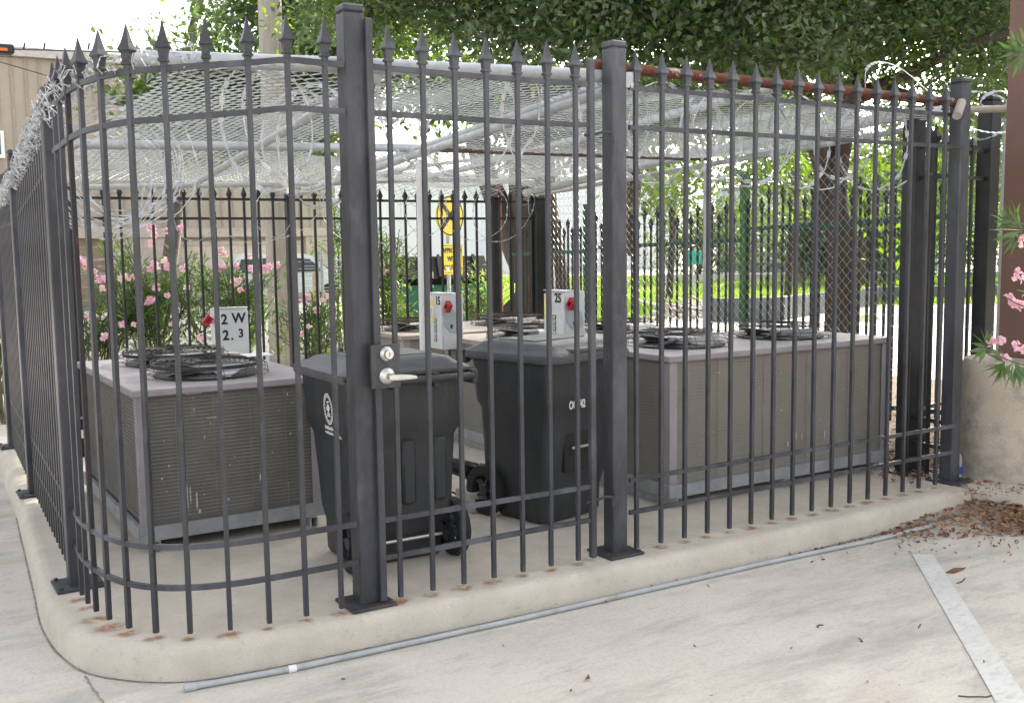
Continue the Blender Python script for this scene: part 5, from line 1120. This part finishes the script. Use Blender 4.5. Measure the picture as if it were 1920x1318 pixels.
for k in range(5): mb.bar(Md @ Vector((-.6 + .3 * k, -.74, zt_ + .02)), Md @ Vector((-.6 + .3 * k, .7, zt_ + .36)), .05, .03)
mb.build('lid', mat('lid_black', (.008, .008, .009), rough=.95, spec=.05), du)
mb = MB(); mb.box(-.34, -.12, -.705, -.70, .95, 1.2, Md); mb.build('label', WHITE, du)
text('lettering', '2', .2, Md @ Vector((-.23, -.712, 1.07)), Md.to_3x3() @ Vector((1, 0, 0)), (0, 0, 1), BLACK, du, .002)
# yellow warning signs
def dsc(mb, c, X, Z, N, R0, R1, d0, d1, n=36):
    mb.loft([[c + X * (r * math.cos(2 * PI * i / n)) + Z * (r * math.sin(2 * PI * i / n)) + N * d for i in range(n)] for r, d in ((R0, d0), (R1, d1))])
dS = 16.0; Pc_ = at(843, 405, dS); X_ = Vector((.94, .33, 0)).normalized(); Z_ = Vector((0, 0, 1)); N_ = -X_.cross(Z_); N_ = N_ if N_.dot(CC - Pc_) > 0 else -N_
ws = thing('warning_sign', (Pc_.x, Pc_.y, gz(Pc_.x, Pc_.y)), 'round yellow crossing sign over a yellow plate reading approach with caution', 'sign')
Rr = 38 / FP * dS; mb = MB(); dsc(mb, Pc_, X_, Z_, N_, Rr, Rr, 0, .012); disc_ = mb.build('round_plate', YEL, ws)
mb = MB(); n = 36; mb.loft([[Pc_ + X_ * (r * math.cos(2 * PI * i / n)) + Z_ * (r * math.sin(2 * PI * i / n)) + N_ * .0145 for i in range(n)] for r in (Rr * .97, Rr * .90)], caps=False)
for s in (-1, 1):
    a = X_ * (.72 * Rr * s) - Z_ * .72 * Rr; b = -a; w = (X_ * s * .5 + Z_ * .5).normalized() * .034; mb.add([Pc_ + a + w + N_ * .015, Pc_ + a - w + N_ * .015, Pc_ + b - w + N_ * .015, Pc_ + b + w + N_ * .015], [(0, 1, 2, 3)])
mb.build('cross_mark', BLACK, disc_)
Pp = at(847, 486, dS); hw = 20 / FP * dS * 1.45; hh = 28 / FP * dS
mb = MB(); mb.loft([[Pp + X_ * x + Z_ * z + N_ * d for x, z in ((-hw, -hh + .02), (-hw + .02, -hh), (hw - .02, -hh), (hw, -hh + .02), (hw, hh - .02), (hw - .02, hh), (-hw + .02, hh), (-hw, hh - .02))] for d in (0, .012)]); pl = mb.build('text_plate', YEL, ws)
mb = MB()
for x0, x1, z0, z1 in ((-hw + .02, hw - .02, hh - .028, hh - .02), (-hw + .02, hw - .02, -hh + .02, -hh + .028), (-hw + .02, -hw + .028, -hh + .02, hh - .02), (hw - .028, hw - .02, -hh + .02, hh - .02)): mb.add([Pp + X_ * x + Z_ * z + N_ * .0135 for x, z in ((x0, z0), (x1, z0), (x1, z1), (x0, z1))], [(0, 1, 2, 3)])
mb.build('border', BLACK, pl)
for s, dz in (('APPROACH', .13), ('WITH', 0), ('CAUTION', -.13)): text('lettering', s, .105, Pp + Z_ * dz + N_ * .015, X_, Z_, BLACK, pl, .001, wx=.8)
mb = MB(); q = Pp - X_ * (hw * .45) - Z_ * .15 + N_ * .0172; mb.add([q + X_ * a + Z_ * b for a, b in ((-.035, -.03), (.035, -.03), (.035, .035), (-.035, .03))], [(0, 1, 2, 3)]); mb.build('sticker', WHITE, pl)
mb = MB(); b0 = Pc_ - N_ * .04; mb.tube([(b0.x, b0.y, gz(b0.x, b0.y)), (b0.x, b0.y, Pc_.z + .2)], .032, 8); mb.build('pole', GALV, ws, smooth='auto')
# rusty round post in front of the oak trunk
P = at(938, 600, 12.3); mb = MB(); mb.tube([(P.x, P.y, gz(P.x, P.y)), (P.x, P.y, at(938, 345, 12.3).z)], .035, 10); tag(mb.build('rusty_post', mat('red_brown_post', (.16, .075, .055), (.24, .12, .09), sc=12, rough=.9)), 'thin rusty red brown round post in front of the leaning oak trunk', 'post')

# white van parked by the warehouse
def vehicle(cx, cy, d, label, flip=1):
    P = at(cx, cy, d); z0 = gz(P.x, P.y); v = thing('parked_van', (P.x, P.y, z0), label, 'car', 'vehicles by the warehouse'); Mv = Matrix.Translation((P.x, P.y, z0)) @ Matrix.Rotation(math.radians(-8), 4, 'Z')
    CP = mat('white_car_paint', (.66, .68, .70), (.7, .72, .74), sc=1, rough=.2); CG = mat('car_glass', (.03, .035, .04), rough=.05)
    prof = [(-2.4, .35), (-2.45, .7), (-2.4, 1.05), (-2.1, 1.15), (-1.9, 1.7), (-1.6, 1.84), (.6, 1.84), (1.0, 1.72), (1.6, 1.15), (2.3, 1.0), (2.5, .75), (2.5, .4)]
    mb = MB(); mb.loft([[Mv @ Vector((x, y * (1 - .12 * max(0, z - 1.0)), z)) for x, z in prof] for y in (-.9, -.93, .93, .9)]); mb.build('body', CP, v, bevel=.05)
    mb = MB(); 
    for s in (-1, 1):
        for w_ in ([(-1.85, 1.15), (-1.7, 1.65), (-1.0, 1.68), (-1.0, 1.15)], [(-.92, 1.15), (-.92, 1.68), (.1, 1.68), (.1, 1.15)], [(.18, 1.15), (.18, 1.68), (.8, 1.64), (1.35, 1.15)]): mb.loft([[Mv @ Vector((x, s * (.94 + e) * (1 - .12 * max(0, z - 1.0)), z)) for x, z in w_] for e in (0, .01)])
    mb.loft([[Mv @ Vector((x, y, z)) for x, z in ((1.06, 1.68), (1.60, 1.18), (1.62, 1.20), (1.08, 1.70))] for y in (-.78, .78)]); mb.build('windows', CG, v)
    for wx in (-1.5, 1.6):
        for s in (-1, 1):
            mb = MB(); mb.loft([[Mv @ Vector((wx + r * math.cos(2 * PI * i / 22), s * .93 + y, .36 + r * math.sin(2 * PI * i / 22))) for i in range(22)] for r, y in ((.33, -.1), (.36, -.06), (.36, .04), (.3, .06))]); w = mb.build('wheel', RUBBER, v); mb = MB(); mb.loft([[Mv @ Vector((wx + r * math.cos(2 * PI * i / 16), s * (.995), .36 + r * math.sin(2 * PI * i / 16))) for i in range(16)] for r in (.2, .06)], caps=True); mb.build('rim', CHROME, w)
    for s in (-1, 1):
        mb = MB(); mb.box(2.44, 2.53, s * .72 - .14, s * .72 + .14, .68, .86, Mv); mb.build('headlight', mat('lamp_glass', (.5, .5, .5), rough=.1), v)
    return v
vehicle(532, 540, 40, 'white van parked in front of the garage door, behind the black back fence post')
vehicle(140, 545, 42, 'white car mostly hidden behind the oleander at left, below the warehouse')

# overhead wire with a dark lamp housing
wv = thing('overhead_cable', tuple(at(140, 95, 5.6)), 'dark cable with clips running from the roof pipe to the left picture edge', 'cable')
mb = MB(); mb.tube([at(-60, 93, 5.9), at(30, 93, 5.7), at(140, 96, 5.2), at(246, 99, 4.75)], .0045, 6)
for x in (44, 82, 165): p = at(x, 92, 5.55); mb.tube([p + Vector((0, 0, -.005)), p + Vector((.008, 0, .03))], .005, 5)
mb.build('cable', mat('cable_black', (.03, .02, .035)), wv)
fx = thing('lamp_housing', tuple(at(0, 93, 5.7)), 'dark lamp housing with a small orange lens at the top left edge', 'lamp')
p = at(5, 94, 5.72); mb = MB(); mb.bbox(p.x - .2, p.x + .055, p.y - .04, p.y + .05, p.z - .022, p.z + .028, .008); mb.build('housing', mat('housing_dark', (.02, .025, .03), rough=.5), fx)
mb = MB(); mb.box(p.x - .022, p.x + .02, p.y - .0445, p.y - .041, p.z - .012, p.z + .004); mb.build('lens', mat('orange_lens', (.75, .16, .03), rough=.3), fx)
mb = MB(); mb.tube([at(-40, 105, 22), at(80, 140, 20), at(110, 152, 19)], .012, 5); tag(mb.build('service_wire', mat('cable_black', (.03, .02, .035))), 'thin dark wire sloping down across the warehouse wall at upper left', 'cable')

# ------------------------------------------------------------------ light, sky
w = bpy.data.worlds.new('World'); scene.world = w; w.use_nodes = True; nt = w.node_tree; N = nt.nodes; L = nt.links; bg = N['Background']
EL = math.radians(24); AZ = math.atan2(.43, .9)
sky = N.new('ShaderNodeTexSky'); sky.sky_type = 'NISHITA'; sky.sun_disc = False; sky.sun_elevation = EL; sky.sun_rotation = PI / 2 - AZ; sky.air_density = 1.0; sky.dust_density = 6.0; sky.ozone_density = 1.0
hz = N.new('ShaderNodeHueSaturation'); hz.inputs['Saturation'].default_value = .22; L.new(sky.outputs[0], hz.inputs['Color'])
L.new(hz.outputs[0], bg.inputs[0]); bg.inputs[1].default_value = .15
su = bpy.data.lights.new('sun', 'SUN'); su.energy = 2.0; su.angle = math.radians(.53); su.color = (1, .84, .66); so_ = bpy.data.objects.new('sun', su); col.objects.link(so_)
dv = Vector((math.cos(AZ) * math.cos(EL), math.sin(AZ) * math.cos(EL), math.sin(EL))); so_.rotation_euler = (-dv).to_track_quat('-Z', 'Y').to_euler()
scene.view_settings.view_transform = 'Standard'; scene.view_settings.look = 'None'; scene.view_settings.gamma = 1; scene.view_settings.exposure = 2.05
